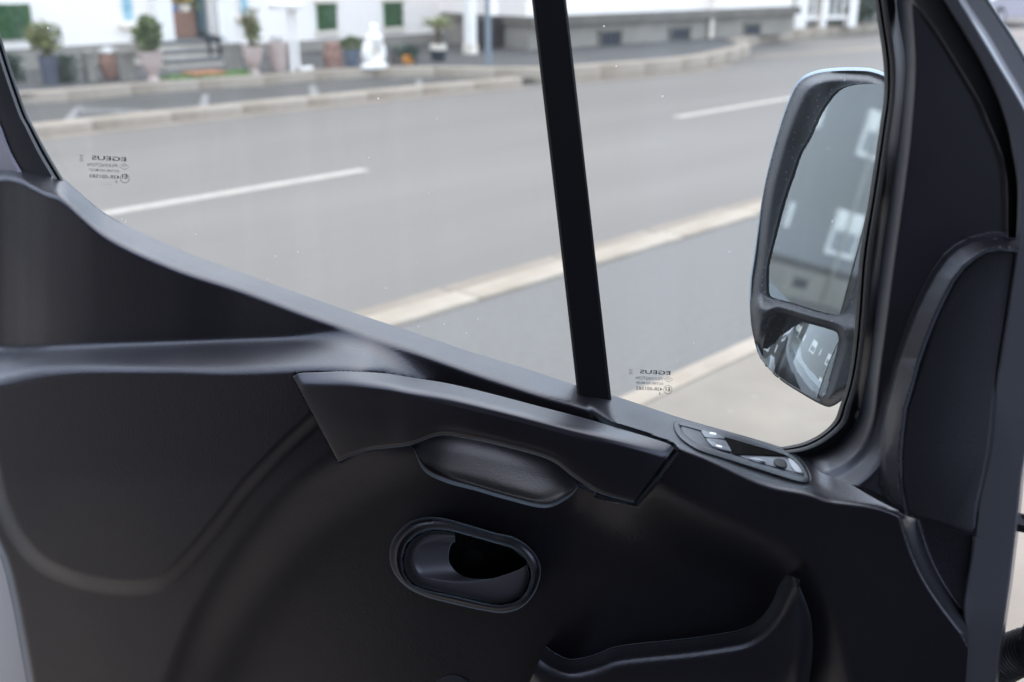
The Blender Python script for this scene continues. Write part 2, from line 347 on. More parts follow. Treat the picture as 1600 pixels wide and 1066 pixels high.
def pch(xs, ys):
    """smooth monotone curve through points, as a function"""
    xs = np.array(xs, float); ys = np.array(ys, float); h = np.diff(xs); d = np.diff(ys) / h
    m = np.zeros(len(xs)); m[0] = d[0]; m[-1] = d[-1]
    for i in range(1, len(xs) - 1):
        if d[i - 1] * d[i] > 0:
            w1 = 2 * h[i] + h[i - 1]; w2 = h[i] + 2 * h[i - 1]; m[i] = (w1 + w2) / (w1 / d[i - 1] + w2 / d[i])
    def f(x):
        x = np.asarray(x, float); i = np.clip(np.searchsorted(xs, x) - 1, 0, len(xs) - 2)
        t = (x - xs[i]) / h[i]
        tc = np.clip(t, 0, 1)
        y = (2 * tc ** 3 - 3 * tc ** 2 + 1) * ys[i] + (tc ** 3 - 2 * tc ** 2 + tc) * h[i] * m[i] + (-2 * tc ** 3 + 3 * tc ** 2) * ys[i + 1] + (tc ** 3 - tc ** 2) * h[i] * m[i + 1]
        return y + np.where(t < 0, t * h[i] * m[0], 0) + np.where(t > 1, (t - 1) * h[i] * m[-1], 0)
    return f
def sst(a, b, x):
    t = np.clip((x - a) / (b - a), 0, 1); return t * t * (3 - 2 * t)
def smin(a, b, k):
    h = np.clip(0.5 + 0.5 * (b - a) / k, 0, 1); return b + (a - b) * h - k * h * (1 - h)
def smax(a, b, k): return -smin(-a, -b, k)
def sdf(P, x, y):
    """signed distance (positive inside) to closed polygon P"""
    P = np.array(P, float); d = np.full(x.shape, 1e9); ins = np.zeros(x.shape, bool)
    for i in range(len(P)):
        a, b = P[i - 1], P[i]; e = b - a
        t = np.clip(((x - a[0]) * e[0] + (y - a[1]) * e[1]) / (e @ e + 1e-9), 0, 1)
        d = np.minimum(d, np.hypot(x - a[0] - t * e[0], y - a[1] - t * e[1]))
        c = ((a[1] > y) != (b[1] > y)) & (x < (b[0] - a[0]) * (y - a[1]) / (b[1] - a[1] + 1e-12) + a[0])
        ins ^= c
    return np.where(ins, d, -d)

def grid_faces(r, c, closed=False, flip=False):
    f = []
    cc = c if closed else c - 1
    for i in range(r - 1):
        for j in range(cc):
            q = (i * c + j, i * c + (j + 1) % c, (i + 1) * c + (j + 1) % c, (i + 1) * c + j)
            f.append(q[::-1] if not flip else q)
    return f
def loft(rows, nr, nc, name, m, parent, sharp=None, closed=False, flip=False, label=None, post=None):
    """rows of (px, py, w) feature points -> smooth surface"""
    R = np.array(rows, float)
    A = np.stack([crom(r, nc) if not closed else crom_closed(r, nc) for r in R], 0)       # along each row
    B = np.stack([crom(A[:, j], nr) for j in range(A.shape[1])], 1)                       # across rows
    P = dp(B[..., 0], B[..., 1], B[..., 2]); r, c = P.shape[:2]
    me = mesh_from(P.reshape(-1, 3), grid_faces(r, c, closed, flip), True, sharp, name)
    return link(name, me, m, parent, label)
def strip(rows, nc, name, m, parent, sharp=50, closed=False, per=3, label=None, capfirst=False, caplast=False, wfun=None):
    """like loft but straight (creased) between rows; closed rows may be capped"""
    A = [crom_closed(r, per) if closed else crom(r, nc) for r in rows]
    P = np.stack([dp(a[:, 0], a[:, 1], a[:, 2]) for a in A], 0); r, c = P.shape[:2]
    f = grid_faces(r, c, closed)
    if capfirst: f.append(tuple(range(c)))
    if caplast: f.append(tuple((r - 1) * c + k for k in range(c))[::-1])
    me = mesh_from(P.reshape(-1, 3), f, True, sharp, name); fix_normals(me) if (capfirst and caplast) else None
    return link(name, me, m, parent, label)
def with_w(pts, wv):
    return [(p[0], p[1], wv(p[0], p[1]) if callable(wv) else wv) for p in pts]
def inset(pts, d):
    """move a closed outline inwards by d pixels"""
    P = np.array([p[:2] for p in pts], float); c = P.mean(0); k = len(P)
    t = np.roll(P, -1, 0) - np.roll(P, 1, 0); n = np.stack([-t[:, 1], t[:, 0]], 1); n /= np.linalg.norm(n, axis=1)[:, None] + 1e-9
    area = 0.5 * np.sum(P[:, 0] * np.roll(P[:, 1], -1) - np.roll(P[:, 0], -1) * P[:, 1])
    n *= 1 if area > 0 else -1
    return [tuple(p) for p in P + n * d]
def plate(outline, wf, thick, bevel_px, bevel_w, name, m, parent, per=3, label=None, crown=0.0, sharp=40):
    """solid plate with a rounded edge whose outline is given in the photo"""
    g = wf if callable(wf) else (lambda x, y: wf)
    o1 = outline; o2 = inset(outline, bevel_px * 0.35); o3 = inset(outline, bevel_px)
    rows = [[(x, y, g(x, y) - thick) for x, y in o1], [(x, y, g(x, y) - bevel_w) for x, y in o1],
            [(x, y, g(x, y) - bevel_w * 0.3) for x, y in o2], [(x, y, g(x, y) + crown) for x, y in o3]]
    return strip(rows, 0, name, m, parent, sharp=sharp, closed=True, per=per, label=label, capfirst=True, caplast=True)

# ================================================================== THE VAN DOOR
door = thing('van', 'van with its charcoal trimmed front door swung open, with window, pull bar and wing mirror', 'van', DOOR_BASE, DOOR_AZ + pi)
W_GLASS = -0.047

Tf = pch([-100, 0, 17, 34, 56, 74, 90, 101, 120, 161, 205, 248, 300, 400, 499, 560, 636, 730, 815, 904, 957, 1070, 1130, 1186, 1215, 1265, 1300, 1400, 1540],
         [262, 261, 260, 261, 267, 272, 275, 281, 297, 331, 356, 376, 398, 434, 470, 491, 516, 548, 574, 603, 618, 655, 672, 688, 697, 714, 738, 796, 845])
bandf = pch([-100, 0, 22, 45, 79, 150, 263, 375, 499, 560, 700, 830, 900, 1000], [16, 17, 20, 25, 31, 35, 33, 28, 29, 28, 30, 33, 30, 30])
Bf = pch([-100, 0, 200, 400, 520, 565, 600, 640, 680, 720, 800, 960], [547, 545, 540, 533, 529, 532, 543, 560, 580, 602, 650, 740])
kRf = pch([900, 1000, 1080, 1200, 1300, 1400, 1540], [.0024, .0023, .0021, .00155, .0019, .0022, .0022])
LOBE = crom_closed([(-300, 560), (300, 560), (590, 560), (545, 612), (494, 656), (440, 706), (387, 762), (341, 821), (301, 869), (263, 906), (232, 918), (180, 919), (121, 908), (63, 882), (24, 838), (0, 787), (-60, 640)], 4)
BOWL = crom_closed([(262, 1150), (288, 1030), (322, 960), (368, 888), (426, 815), (465, 768), (500, 740), (535, 722), (590, 690), (640, 668), (740, 640), (860, 660), (960, 735), (1050, 800), (1130, 835), (1195, 855), (1258, 885), (1292, 985), (1298, 1060), (1298, 1350), (200, 1350)], 4)
HANDLE_OUT = [(457, 590), (462, 583), (500, 581), (545, 579), (600, 582), (640, 588), (700, 598), (760, 612), (830, 630), (900, 648), (960, 665), (1010, 680), (1050, 695), (1056, 704), (1030, 742), (993, 786), (940, 776), (905, 762), (640, 690), (595, 702), (558, 710), (530, 724), (522, 712)]

_gx = np.arange(-200, 1760, 8.0); _gy = np.arange(400, 1360, 8.0); _GX, _GY = np.meshgrid(_gx, _gy)
_bm = (sdf(BOWL + [] if isinstance(BOWL, list) else [tuple(p[:2]) for p in BOWL], _GX, _GY) > 0).astype(float)
_k = np.exp(-0.5 * (np.arange(-24, 25) * 8.0 / 68.0) ** 2); _k /= _k.sum()
_bp = np.pad(_bm, ((24, 24), (24, 24)), mode='edge')
_bp = np.apply_along_axis(lambda v_: np.convolve(v_, _k, 'valid'), 0, _bp); _bp = np.apply_along_axis(lambda v_: np.convolve(v_, _k, 'valid'), 1, _bp)
CUPO = [(644, 695), (668, 678), (700, 674), (735, 680), (790, 692), (850, 710), (890, 736), (901, 757), (884, 772), (848, 785), (790, 772), (742, 758), (697, 745), (665, 728)]
HOLE = [(628, 873), (635, 850), (653, 834), (678, 827), (710, 831), (758, 844), (802, 857), (822, 874), (830, 898), (824, 922), (809, 939), (782, 946), (753, 942), (716, 933), (669, 923), (644, 914), (631, 896)]
def bowl_mask(x, y):
    fx = np.clip((x + 200) / 8.0, 0, len(_gx) - 1.001); fy = np.clip((y - 400) / 8.0, 0, len(_gy) - 1.001); i = fx.astype(int); j = fy.astype(int); u = fx - i; v_ = fy - j
    return (_bp[j, i] * (1 - u) + _bp[j, i + 1] * u) * (1 - v_) + (_bp[j + 1, i] * (1 - u) + _bp[j + 1, i + 1] * u) * v_
def w_trim(x, y):
    x = np.asarray(x, float); y = np.asarray(y, float)
    R = sst(918, 962, x - (np.minimum(y, 690) - 640) * 0.25 + np.maximum(y - 690, 0) * 0.6)
    T = Tf(x); band = bandf(np.minimum(x, 1000)); kL = 0.00145
    ledge = W_GLASS + 0.002 + 0.085 * sst(1262, 1400, x) + np.where(R > 0, kL + (kRf(np.maximum(x, 900)) - kL) * R, kL) * (y - T)
    face_l = W_GLASS + 0.002 + kL * band + 0.00003 * np.maximum(y - T - band, 0)
    face_r = 0.055 - 0.00006 * np.maximum(y - 780, 0)
    face = face_l + (face_r - face_l) * R
    top = smin(ledge, face, 0.011)
    # arm rest ledge and the bulging lobe below it
    ledge2 = face_l + 0.00135 * (y - Bf(x))
    lobe = 0.058 - 0.012 * (1 - sst(-13, 16, sdf(LOBE, x, y))) + 0.006 * sst(620, 760, y)
    low = smin(ledge2, lobe, 0.018)
    wv = top + (smax(top, low, 0.010 + 0.022 * sst(440, 580, x)) - top) * (1 - R) * (1 - sst(545, 720, x) * sst(720, 660, y))
    b = sst(0.32, 1.0, bowl_mask(x, y))
    wv = wv * (1 - b * sst(600, 660, y))
    # pocket the pull bar sits in
    h = sdf(HANDLE_OUT, x, y)
    wv = np.where((x < 660) | (x > 930), wv - 0.022 * sst(np.where(x > 930, -6.0, 1.5), np.where(x > 930, 3.5, 6.0), h), np.minimum(wv, wv + (-0.012 - wv) * sst(0, 8, h)))
    wv = np.where(wv > -0.03, wv + (-0.03 - wv) * sst(0, 5, sdf(CUPO, x, y)), wv)
    wv = wv - 0.09 * sst(-1, 4, sdf(HOLE, x, y))
    a0, a1 = np.array([1408., 800.]), np.array([1506., 990.]); nn = np.array([a1[1] - a0[1], -(a1[0] - a0[0])]); nn /= np.linalg.norm(nn)
    dr = (x - a0[0]) * nn[0] + (y - a0[1]) * nn[1] + 14 * np.sin(np.clip((y - 800) / 190, 0, 1) * pi)
    wv = wv + (0.004 - wv) * sst(-6, 22, dr)
    # the rear edge and the seam edge roll back
    xl = np.interp(y, [0, 790, 840, 870, 900, 960, 1066, 1150], [-100, -40, -14, 0, 9, 22, 41, 56])
    wv = wv - 0.028 * (1 - sst(0, 16, x - xl)) ** 2
    return wv

nx, ny = 500, 300
S, Tt = np.meshgrid(np.linspace(0, 1, nx), np.linspace(0, 1, ny))
X0 = -90 + S * (1545 + 90); Y = Tf(X0) + (1150 - Tf(X0)) * Tt
xl_ = np.interp(Y, [0, 790, 840, 870, 900, 960, 1066, 1150], [-90, -40, -14, 0, 9, 22, 41, 56])
X = xl_ + (1545 - xl_) * S; XR_ = np.where(Y > 838, np.interp(Y, [838, 875, 915, 940, 960, 990, 1020, 1160], [1526, 1520, 1513, 1509, 1509, 1512, 1512, 1499]), 1526); X = np.minimum(X, XR_ - (1 - S) * 0.5)
Y = Tf(X) + (1150 - Tf(X)) * Tt
Wv = w_trim(X, Y)
P = dp(X, Y, Wv)
back = P[:1].copy(); back[..., 1] += 0.012; back[..., 2] -= 0.03
P = np.concatenate([back, P], 0)
me = mesh_from(P.reshape(-1, 3), grid_faces(ny + 1, nx, flip=True), True, 60, 'trim_panel')
trim = link('trim_panel', me, TRIM, door)
wt = lambda x, y: float(w_trim(np.array([x]), np.array([y]))[0])

# --- painted shell showing past the rear edge of the trim
sh = plate([(-140, 560), (-20, 560), (30, 780), (60, 900), (110, 1160), (-140, 1160)], -0.012, 0.05, 8, 0.006, 'door_shell', SHELL_LIGHT, door)
# outer skin of the door below the window
ob = MB(); o1 = dp([-140, 90, 300, 640, 957, 1240, 1290, 1400, 1535, 1535, 40, -140], [420, 420, 520, 620, 720, 745, 728, 770, 815, 1150, 1150, 1150], -0.075)
o2 = o1 + np.array([0, 0.03, 0]); n_o = len(o1)
ob.add(np.concatenate([o1, o2]), [tuple(range(n_o)), tuple(range(2 * n_o - 1, n_o - 1, -1))] + [(i, (i + 1) % n_o, n_o + (i + 1) % n_o, n_o + i) for i in range(n_o)])
ob.build('outer_skin', SHELL, door, fix=True)

# --- glass panes
def pane(name, outline, th=0.004):
    p = dp([q[0] for q in outline], [q[1] for q in outline], W_GLASS); q = p + np.array([0, th, 0]); k = len(p)
    mb = MB(); mb.add(np.concatenate([p, q]), [tuple(range(k))[::-1], tuple(range(k, 2 * k))] + [(i, (i + 1) % k, k + (i + 1) % k, k + i) for i in range(k)])
    return mb.build(name, GLASS, door, fix=True)
drop = pane('drop_window', [(-60, -120), (842, -120), (862, 20), (925, 610), (900, 620), (640, 540), (400, 465), (205, 390), (120, 330), (70, 290), (-6, 60)])
quarter = pane('quarter_window', [(862, -120), (1380, -120), (1392, 100), (1392, 160), (1370, 330), (1352, 520), (1335, 640), (1290, 690), (1245, 720), (1210, 715), (925, 625), (880, 20)])

# --- bar between the two panes
b = strip([with_w([(819, -120), (834, 0), (868, 300), (905, 625)], -0.052), with_w([(817, -120), (831, 0), (866, 300), (903, 625)], -0.028),
           with_w([(820, -120), (835, 0), (870, 300), (907, 627)], -0.025), with_w([(864, -120), (881, 0), (916, 300), (952, 632)], -0.025),
           with_w([(867, -120), (884.5, 0), (919, 300), (956.5, 634)], -0.028), with_w([(865, -120), (882, 0), (917, 300), (955, 634)], -0.052)], 16, 'divider_bar', BARMAT, door, sharp=30)

# --- rear window channel (left of the photo)
GE = np.array([(-48, -120), (-12, 0), (0, 50), (15, 100), (32, 150), (43, 180), (52, 197), (75, 240), (106, 292)], float)
off = lambda d, wv: [(x + d * (1.0 + (y > 200) * 0.12), y + abs(d) * 0.05, wv) for x, y in GE]
strip([off(0, -0.046), off(-1.5, -0.040), off(-4, -0.038), off(-5, -0.042), off(-8.5, -0.042)], 30, 'glass_run_lip', RUBBER, door, sharp=60)
strip([off(-8.2, -0.042), off(-8.6, -0.037), off(-11.5, -0.036), off(-12, -0.04)], 30, 'bright_trim_strip', mat('dull_grey_trim', (0.19, 0.20, 0.205), 0.42), door, sharp=40)
strip([off(-11.8, -0.045), off(-13, -0.041), off(-30, -0.037), off(-47, -0.035), off(-50, -0.038)], 30, 'rear_window_seal', RUBBER, door, sharp=60)
strip([off(-49, -0.040), off(-50, -0.034), off(-55, -0.032), off(-62, -0.035), off(-110, -0.042), off(-190, -0.055)], 30, 'window_sash', mat('lilac_grey_sash_paint', (0.24, 0.23, 0.27), 0.35, coat=0.3), door, sharp=40)

# --- front window seal (right of the photo), following the rounded corner
SE = [(1352, -120), (1367, 0), (1380, 90), (1382, 146), (1375, 200), (1360, 300), (1344, 400), (1337, 500), (1331, 560), (1324, 600), (1313, 634), (1303, 659), (1278, 681), (1244, 695), (1200, 700), (1160, 694)]
SN = [(1405, -120), (1407, 0), (1420, 90), (1418, 146), (1412, 200), (1398, 300), (1384, 400), (1374, 500), (1366, 560), (1358, 600), (1350, 634), (1340, 668), (1300, 702), (1262, 718), (1222, 716), (1175, 712)]
mixl = lambda t, wv: [(a[0] + (c[0] - a[0]) * t, a[1] + (c[1] - a[1]) * t, wv) for a, c in zip(SE, SN)]
strip([mixl(-0.02, -0.0465), mixl(0.02, -0.041), mixl(0.13, -0.037), mixl(0.19, -0.041), mixl(0.22, -0.042)], 60, 'glass_run_lip', RUBBER, door, sharp=60)
strip([mixl(0.21, -0.043), mixl(0.24, -0.035), mixl(0.33, -0.031), mixl(0.46, -0.030), mixl(0.60, -0.034), mixl(0.78, -0.042), mixl(1.05, -0.046)], 60, 'front_window_seal', RUBBER, door, sharp=70)

# --- corner cover (inner mirror triangle and speaker housing)
XL = pch([-130, 0, 100, 200, 300, 400, 500, 600, 650], [1400, 1401, 1414, 1406, 1392, 1377, 1367, 1352, 1341])
def cx_left(y):
    return np.where(y < 650, XL(y), np.interp(y, [650, 671, 677, 690, 700, 706, 730, 738, 746, 756, 763, 775, 787, 800, 807, 820, 836, 870],
                                                [1341, 1328, 1316, 1300, 1280, 1260, 1272, 1281, 1300, 1328, 1356, 1382, 1395, 1405, 1417, 1465, 1516, 1640]))
MLf = pch([-130, 0, 52, 101, 154, 200, 237, 275, 312, 369, 400, 449, 505, 559, 600, 694, 788, 875, 915, 940, 960, 990, 1020, 1160],
          [1394, 1474, 1506, 1534, 1559, 1574, 1581, 1588, 1590, 1588, 1585, 1578, 1570, 1561, 1554, 1546, 1526, 1515, 1508, 1504, 1504, 1507, 1507, 1494])
XRl = pch([-130, 0, 56, 116, 165, 200, 234, 268, 312, 366, 400], [1350, 1431, 1469, 1506, 1534, 1549, 1563, 1571, 1573.5, 1574, 1578])
def cx_right(y): return np.where(y < 372, XRl(y), MLf(y) + 6)
_cr = crom([(1425, -140), (1425, -60), (1424, 0), (1430, 100), (1424, 200), (1412, 300), (1398, 400), (1385, 500), (1373, 590), (1367, 640), (1361, 668), (1352, 692), (1339, 711), (1321, 727), (1301, 738), (1285, 745), (1274, 770)], 120)
FACE = [tuple(p) for p in _cr] + [(1300, 900), (1700, 900), (1700, -140)]
RIB_A = [(1650, 364), (1573, 364), (1544, 364), (1516, 371), (1493, 382), (1474, 398), (1456, 424), (1439, 456), (1422, 494), (1409, 531), (1397, 569), (1391, 600), (1382, 637), (1378, 675), (1376, 712), (1378, 760), (1392, 800), (1420, 860), (1650, 900)]
RIB_B = [(1650, 392), (1580, 388), (1562, 386), (1540, 390), (1524, 399), (1506, 413), (1487, 437), (1472, 466), (1459, 494), (1444, 531), (1431, 569), (1423, 600), (1412, 637), (1407, 675), (1404, 712), (1405, 760), (1411, 790), (1430, 850), (1650, 900)]
def w_corner(x, y):
    d = sdf(FACE, x, y)
    base = 0.004 + 0.0 * x
    slope = np.interp(y, [0, 640, 690, 740], [0.0021, 0.0021, 0.0013, 0.0010])
    wv = smin(base, 0.006 + slope * d, 0.008)
    a = sdf(RIB_A, x, y); c = sdf(RIB_B, x, y)
    t = np.clip(a / np.maximum(a - c, 1e-6), 0, 1)
    fade = sst(840, 700, y)
    rib = np.where(a <= 0, 0, np.where(c < 0, 0.006 * sst(0, 0.3, t) + 0.020 * t, 0.026 - 0.024 * sst(0, 7, c)))
    wv = wv + rib * (0.35 + 0.65 * fade)
    edge = np.where(y < 372, XRl(y), 9999) - x
    wv = wv + 0.004 * sst(10, 2, edge) * sst(-2, 2, edge)
    wv = wv + np.interp(y, [560, 800], [0, 0.03]) * sst(0, 40, d)
    return wv
ncx, ncy = 190, 620
S, Tt = np.meshgrid(np.linspace(0, 1, ncx), np.linspace(-120, 842, ncy))
X = cx_left(Tt) + (np.maximum(cx_right(Tt), cx_left(Tt) + 2) - cx_left(Tt)) * S
P = dp(X, Tt, w_corner(X, Tt))
link('corner_cover', mesh_from(P.reshape(-1, 3), grid_faces(ncy, ncx, flip=True), True, 70, 'corner_cover'), TRIM_SMOOTH, door)
spk = [(1576, 391), (1562, 390), (1542, 394), (1526, 403), (1509, 417), (1491, 440), (1476, 469), (1463, 497), (1448, 534), (1435, 572), (1427, 602), (1416, 639), (1411, 677), (1408, 712), (1409, 758), (1415, 790), (1424, 806), (1466, 817), (1518, 832), (1528, 790), (1547, 700), (1557, 600), (1574, 500), (1586, 420), (1588, 396)]
plate(spk, lambda x, y: 0.008 + float(np.interp(y, [560, 800], [0, 0.03])), 0.012, 5, 0.004, 'speaker_cover', SPEAKER, door, per=3)

# --- black weather seal and painted metal frame on the hinge side
ys = [-120, 0, 52, 101, 154, 200, 237, 275, 312, 369, 400, 449, 505, 559, 600, 650, 694, 740, 788, 830, 875, 915, 940, 960, 990, 1020, 1066, 1160]
def vline(fx, wv): return [(float(fx(y)), y, wv) for y in ys]
seal_l = lambda y: float(XRl(y)) if y < 372 else float(MLf(y)) - 5
strip([vline(lambda y: seal_l(y) - 2, -0.012), vline(lambda y: seal_l(y) + 1, -0.004), vline(lambda y: (seal_l(y) + MLf(y)) / 2, -0.008), vline(lambda y: MLf(y) + 3, -0.010)], 110, 'door_weather_seal', RUBBER, door, sharp=60)
M1 = lambda y: float(np.interp(y, [-120, 0, 62, 109, 141, 169, 240, 312, 400, 505, 600, 731, 817, 910, 1011, 1066, 1160], [1424, 1497, 1534, 1562, 1581, 1598, 1632, 1650, 1652, 1640, 1622, 1595, 1586, 1575, 1560, 1553, 1540]))
M2 = lambda y: float(np.interp(y, [-120, 0, 54, 101, 137, 152, 240, 312, 400, 505, 600, 731, 817, 910, 1011, 1066, 1160], [1433, 1508, 1544, 1572, 1593, 1602, 1645, 1662, 1662, 1646, 1627, 1600, 1591, 1580, 1565, 1558, 1545]))
strip([vline(lambda y: MLf(y) - 1, -0.012), vline(lambda y: MLf(y), 0.008), vline(lambda y: MLf(y) + 2, 0.0125), vline(lambda y: MLf(y) + 5, 0.0135),
       vline(lambda y: M1(y), 0.015), vline(lambda y: M1(y) + 3, 0.014), vline(lambda y: M2(y) - 1.5, 0.003), vline(M2, 0.000), vline(lambda y: M2(y) + 2, -0.006), vline(lambda y: M2(y) + 2 + 26 * float(sst(330, 120, y)), -0.012),
       vline(lambda y: M2(y) + 2.5 + 28 * float(sst(330, 120, y)), -0.018), vline(lambda y: M2(y) + 1 + 28 * float(sst(330, 120, y)), -0.05)], 110, 'metal_door_frame', SHELL, door, sharp=28)
strip([vline(lambda y: M2(y) + 28, -0.020), vline(lambda y: M2(y) + 31, -0.014), vline(lambda y: M2(y) + 36, -0.016), vline(lambda y: M2(y) + 39, -0.022), vline(lambda y: M2(y) + 39, -0.05)][:5], 60, 'outer_weather_seal',
      mat('grey_green_rubber', (0.06, 0.068, 0.07), 0.5), door, sharp=60) if False else None
ys_top = [-120, 0, 52, 101, 154, 200]
def tline(fx, wv): return [(float(fx(y)), y, wv) for y in ys_top]
strip([tline(lambda y: M2(y) + 29, -0.022), tline(lambda y: M2(y) + 30, -0.016), tline(lambda y: M2(y) + 36, -0.016), tline(lambda y: M2(y) + 38, -0.020), tline(lambda y: M2(y) + 37, -0.05)], 24, 'outer_weather_seal', mat('grey_green_rubber', (0.075, 0.085, 0.088), 0.5), door, sharp=60)

# --- pull bar
topc = [(458, 589), (468, 583), (500, 581.5), (545, 580), (600, 583), (640, 589), (700, 599), (760, 613), (830, 631.5), (900, 650), (960, 667), (1010, 682), (1044, 693.5), (1053, 700)]
lowc = [(528, 721), (533, 720), (552, 712), (580, 704), (612, 700), (641, 696), (688, 681), (735, 687), (790, 699), (858, 719), (896, 746), (936, 771), (984, 784), (990, 785)]
base_w = [.074, .075, .077, .079, .081, .083, .085, .086, .086, .085, .082, .077, .072, .070]
def hrow(t, dw, wob=0.0):
    return [(a[0] + (c[0] - a[0]) * t, a[1] + (c[1] - a[1]) * t, bw + dw) for a, c, bw in zip(topc, lowc, base_w)]
def hrow_px(dpx, dw):
    out = []
    for a, c, bw in zip(topc, lowc, base_w):
        L = math.hypot(c[0] - a[0], c[1] - a[1]); t = dpx / L if dpx >= 0 else 1 + dpx / L
        f_ = float(np.interp(a[0], [455, 500, 560, 640, 900, 980, 1055], [0.25, 0.28, 0.45, 1, 1, 0.6, 0.22])) if 0 < dpx < 40 else 1.0
        out.append((a[0] + (c[0] - a[0]) * t, a[1] + (c[1] - a[1]) * t, bw + dw * f_))
    return out
rows = [hrow_px(0.5, -0.052), hrow_px(0.3, -0.046), hrow_px(0.8, -0.041), hrow_px(4.5, -0.033), hrow_px(9, -0.0235), hrow_px(13.5, -0.0145), hrow_px(18.5, -0.0065), hrow_px(24, -0.0015), hrow_px(31, 0.0005), hrow(0.45, 0.0012), hrow(0.62, 0.0015), hrow(0.78, 0.0008), hrow_px(-10, -0.0005), hrow_px(-4, -0.002), hrow_px(-1.0, -0.007), hrow_px(-0.2, -0.014), hrow_px(-1.0, -0.05)]
A = np.stack([crom(r, 150) for r in rows], 0); P = np.stack([crom(A[:, j], 70) for j in range(150)], 1)
P = dp(P[..., 0], P[..., 1], P[..., 2])
# rounded ends: first and last stations turn back into the panel
def end_cols(P, j, sgn):
    e = P[:, j:j + 1].copy(); e1 = e.copy(); e1[..., 0] += sgn * 0.0012; e1[..., 1] += 0.002
    e2 = e.copy(); e2[..., 0] += sgn * 0.0008; e2[..., 1] += 0.03
    return e1, e2
a1, a2 = end_cols(P, 0, -1); z1, z2 = end_cols(P, -1, 1)
P = np.concatenate([a2, a1, P, z1, z2], 1)
link('pull_bar', mesh_from(P.reshape(-1, 3), grid_faces(P.shape[0], P.shape[1], flip=True), True, 75, 'pull_bar'), TRIM_SMOOTH, door)

# --- finger cup under the pull bar
cup_rows = [
    [(641, 690, .008), (668, 672, -.014), (700, 664, -.016), (735, 669, -.016), (790, 682, -.016), (850, 701, -.016), (890, 731, -.004), (905, 757, .012)],
    [(642, 693, .012), (664, 686, .006), (700, 685, .004), (738, 691, .004), (790, 703, .004), (848, 720, .004), (884, 741, .008), (904, 758, .014)],
    [(642.5, 694, .014), (663, 702, .018), (698, 707, .020), (740, 715, .020), (790, 727, .020), (843, 742, .022), (880, 752, .022), (903.5, 758.5, .018)],
    [(643, 695, .016), (664, 719, .032), (697, 731, .040), (740, 743, .042), (790, 757, .042), (840, 769, .042), (878, 763, .034), (903, 759.5, .022)],
    [(643, 695, .017), (665, 727, .038), (697, 744, .052), (742, 757, .056), (790, 771, .056), (846, 783, .054), (880, 772.5, .042), (903, 760, .024)],
    [(643, 696, .015), (664, 732, .036), (697, 749, .050), (743, 762, .054), (791, 776, .054), (849, 789, .052), (884, 776, .040), (903.5, 761, .022)],
    [(643, 697, .0), (660, 735, .0), (695, 754, .0), (743, 767, .0), (792, 781, .0), (851, 794, .0), (888, 779, .0), (904, 762, .0)]]
loft(cup_rows, 60, 90, 'finger_cup', TRIM_FINE, door, sharp=75)

# --- inner door release: bezel, dish and lever
OUTER = [(608, 869), (614, 842), (636, 818), (660, 809), (689, 809), (728, 819), (772, 832), (802, 839), (826, 854), (842, 875), (845, 898), (835, 928), (814, 950), (787, 958), (758, 955), (716, 946), (669, 934), (636, 918), (615, 895)]
INNER = [(628, 873), (635, 850), (653, 834), (678, 827), (710, 831), (758, 844), (802, 857), (822, 874), (830, 898), (824, 922), (809, 939), (782, 946), (753, 942), (716, 933), (669, 923), (644, 914), (631, 896)]
bez_rows = []
for t, wv in ((0, -0.004), (0.03, 0.006), (0.14, 0.0155), (0.34, 0.022), (0.58, 0.0235), (0.8, 0.0195), (0.95, 0.012), (1.0, 0.002), (1.0, -0.035)):
    oc = crom_closed([(x, y, 0) for x, y in OUTER], 8); ic = crom_closed([(x, y, 0) for x, y in INNER], 8)
    def by_angle(c, n=120):
        a = np.unwrap(np.arctan2(c[:, 1] - 884, (c[:, 0] - 729))); k = np.argsort(np.mod(a, 2 * pi)); aa = np.mod(a, 2 * pi)[k]; q = c[k]
        g = np.linspace(0, 2 * pi, n, endpoint=False)
        return np.stack([np.interp(g, aa, q[:, 0], period=2 * pi), np.interp(g, aa, q[:, 1], period=2 * pi)], 1)
    o_, i_ = by_angle(oc), by_angle(ic); q = o_ + (i_ - o_) * t
    bez_rows.append([(x, y, wv) for x, y in q])
rel_b = strip(bez_rows, 0, 'release_bezel', TRIM_SMOOTH, door, sharp=60, closed=True, per=1)
dish_rows = [[(x, y, wv) for x, y in inset([tuple(p) for p in by_angle(crom_closed([(x, y, 0) for x, y in INNER], 8))], d)] for d, wv in ((-3, -0.004), (0, -0.014), (6, -0.050), (24, -0.065))]
strip(dish_rows, 0, 'release_dish', mat('black_dish_plastic', (0.006, 0.006, 0.007), 0.6, spec=0.25), door, sharp=60, closed=True, per=1, caplast=True)
lev = [[(711, 833), (678, 829.5), (655, 836), (638, 852), (631, 874), (634, 895), (646, 912), (669, 921), (716, 931.5), (752, 940), (781, 944), (807, 937), (822, 921), (827.5, 900), (823, 883)],
       [(711, 835), (679, 833), (659, 840), (643, 855), (637, 875), (640, 894), (651, 908), (670, 916.5), (716, 925.5), (750, 932), (780, 934.5), (803, 928), (816, 914), (823, 897), (822.5, 883.5)],
       [(711, 839), (682, 842), (662, 849), (650, 861), (646, 877), (650, 892), (659, 901), (676, 906.5), (714, 911), (745, 910), (770, 906.5), (792, 900), (806, 894), (816, 888.5), (821.5, 884.2)],
       [(711, 841), (686, 846), (669, 853), (659, 863), (656, 878), (660, 889), (668, 897), (682, 902), (712, 907.5), (743, 908), (769, 905), (791, 899), (805.5, 893.4), (815.5, 888), (821, 884)],
       [(711, 846), (705, 849), (702, 856), (700.5, 863), (700, 872), (702, 880), (707, 888), (714, 895), (726, 901), (742, 904.5), (758, 905), (776, 903), (795, 897), (809, 891), (821, 883.8)]]
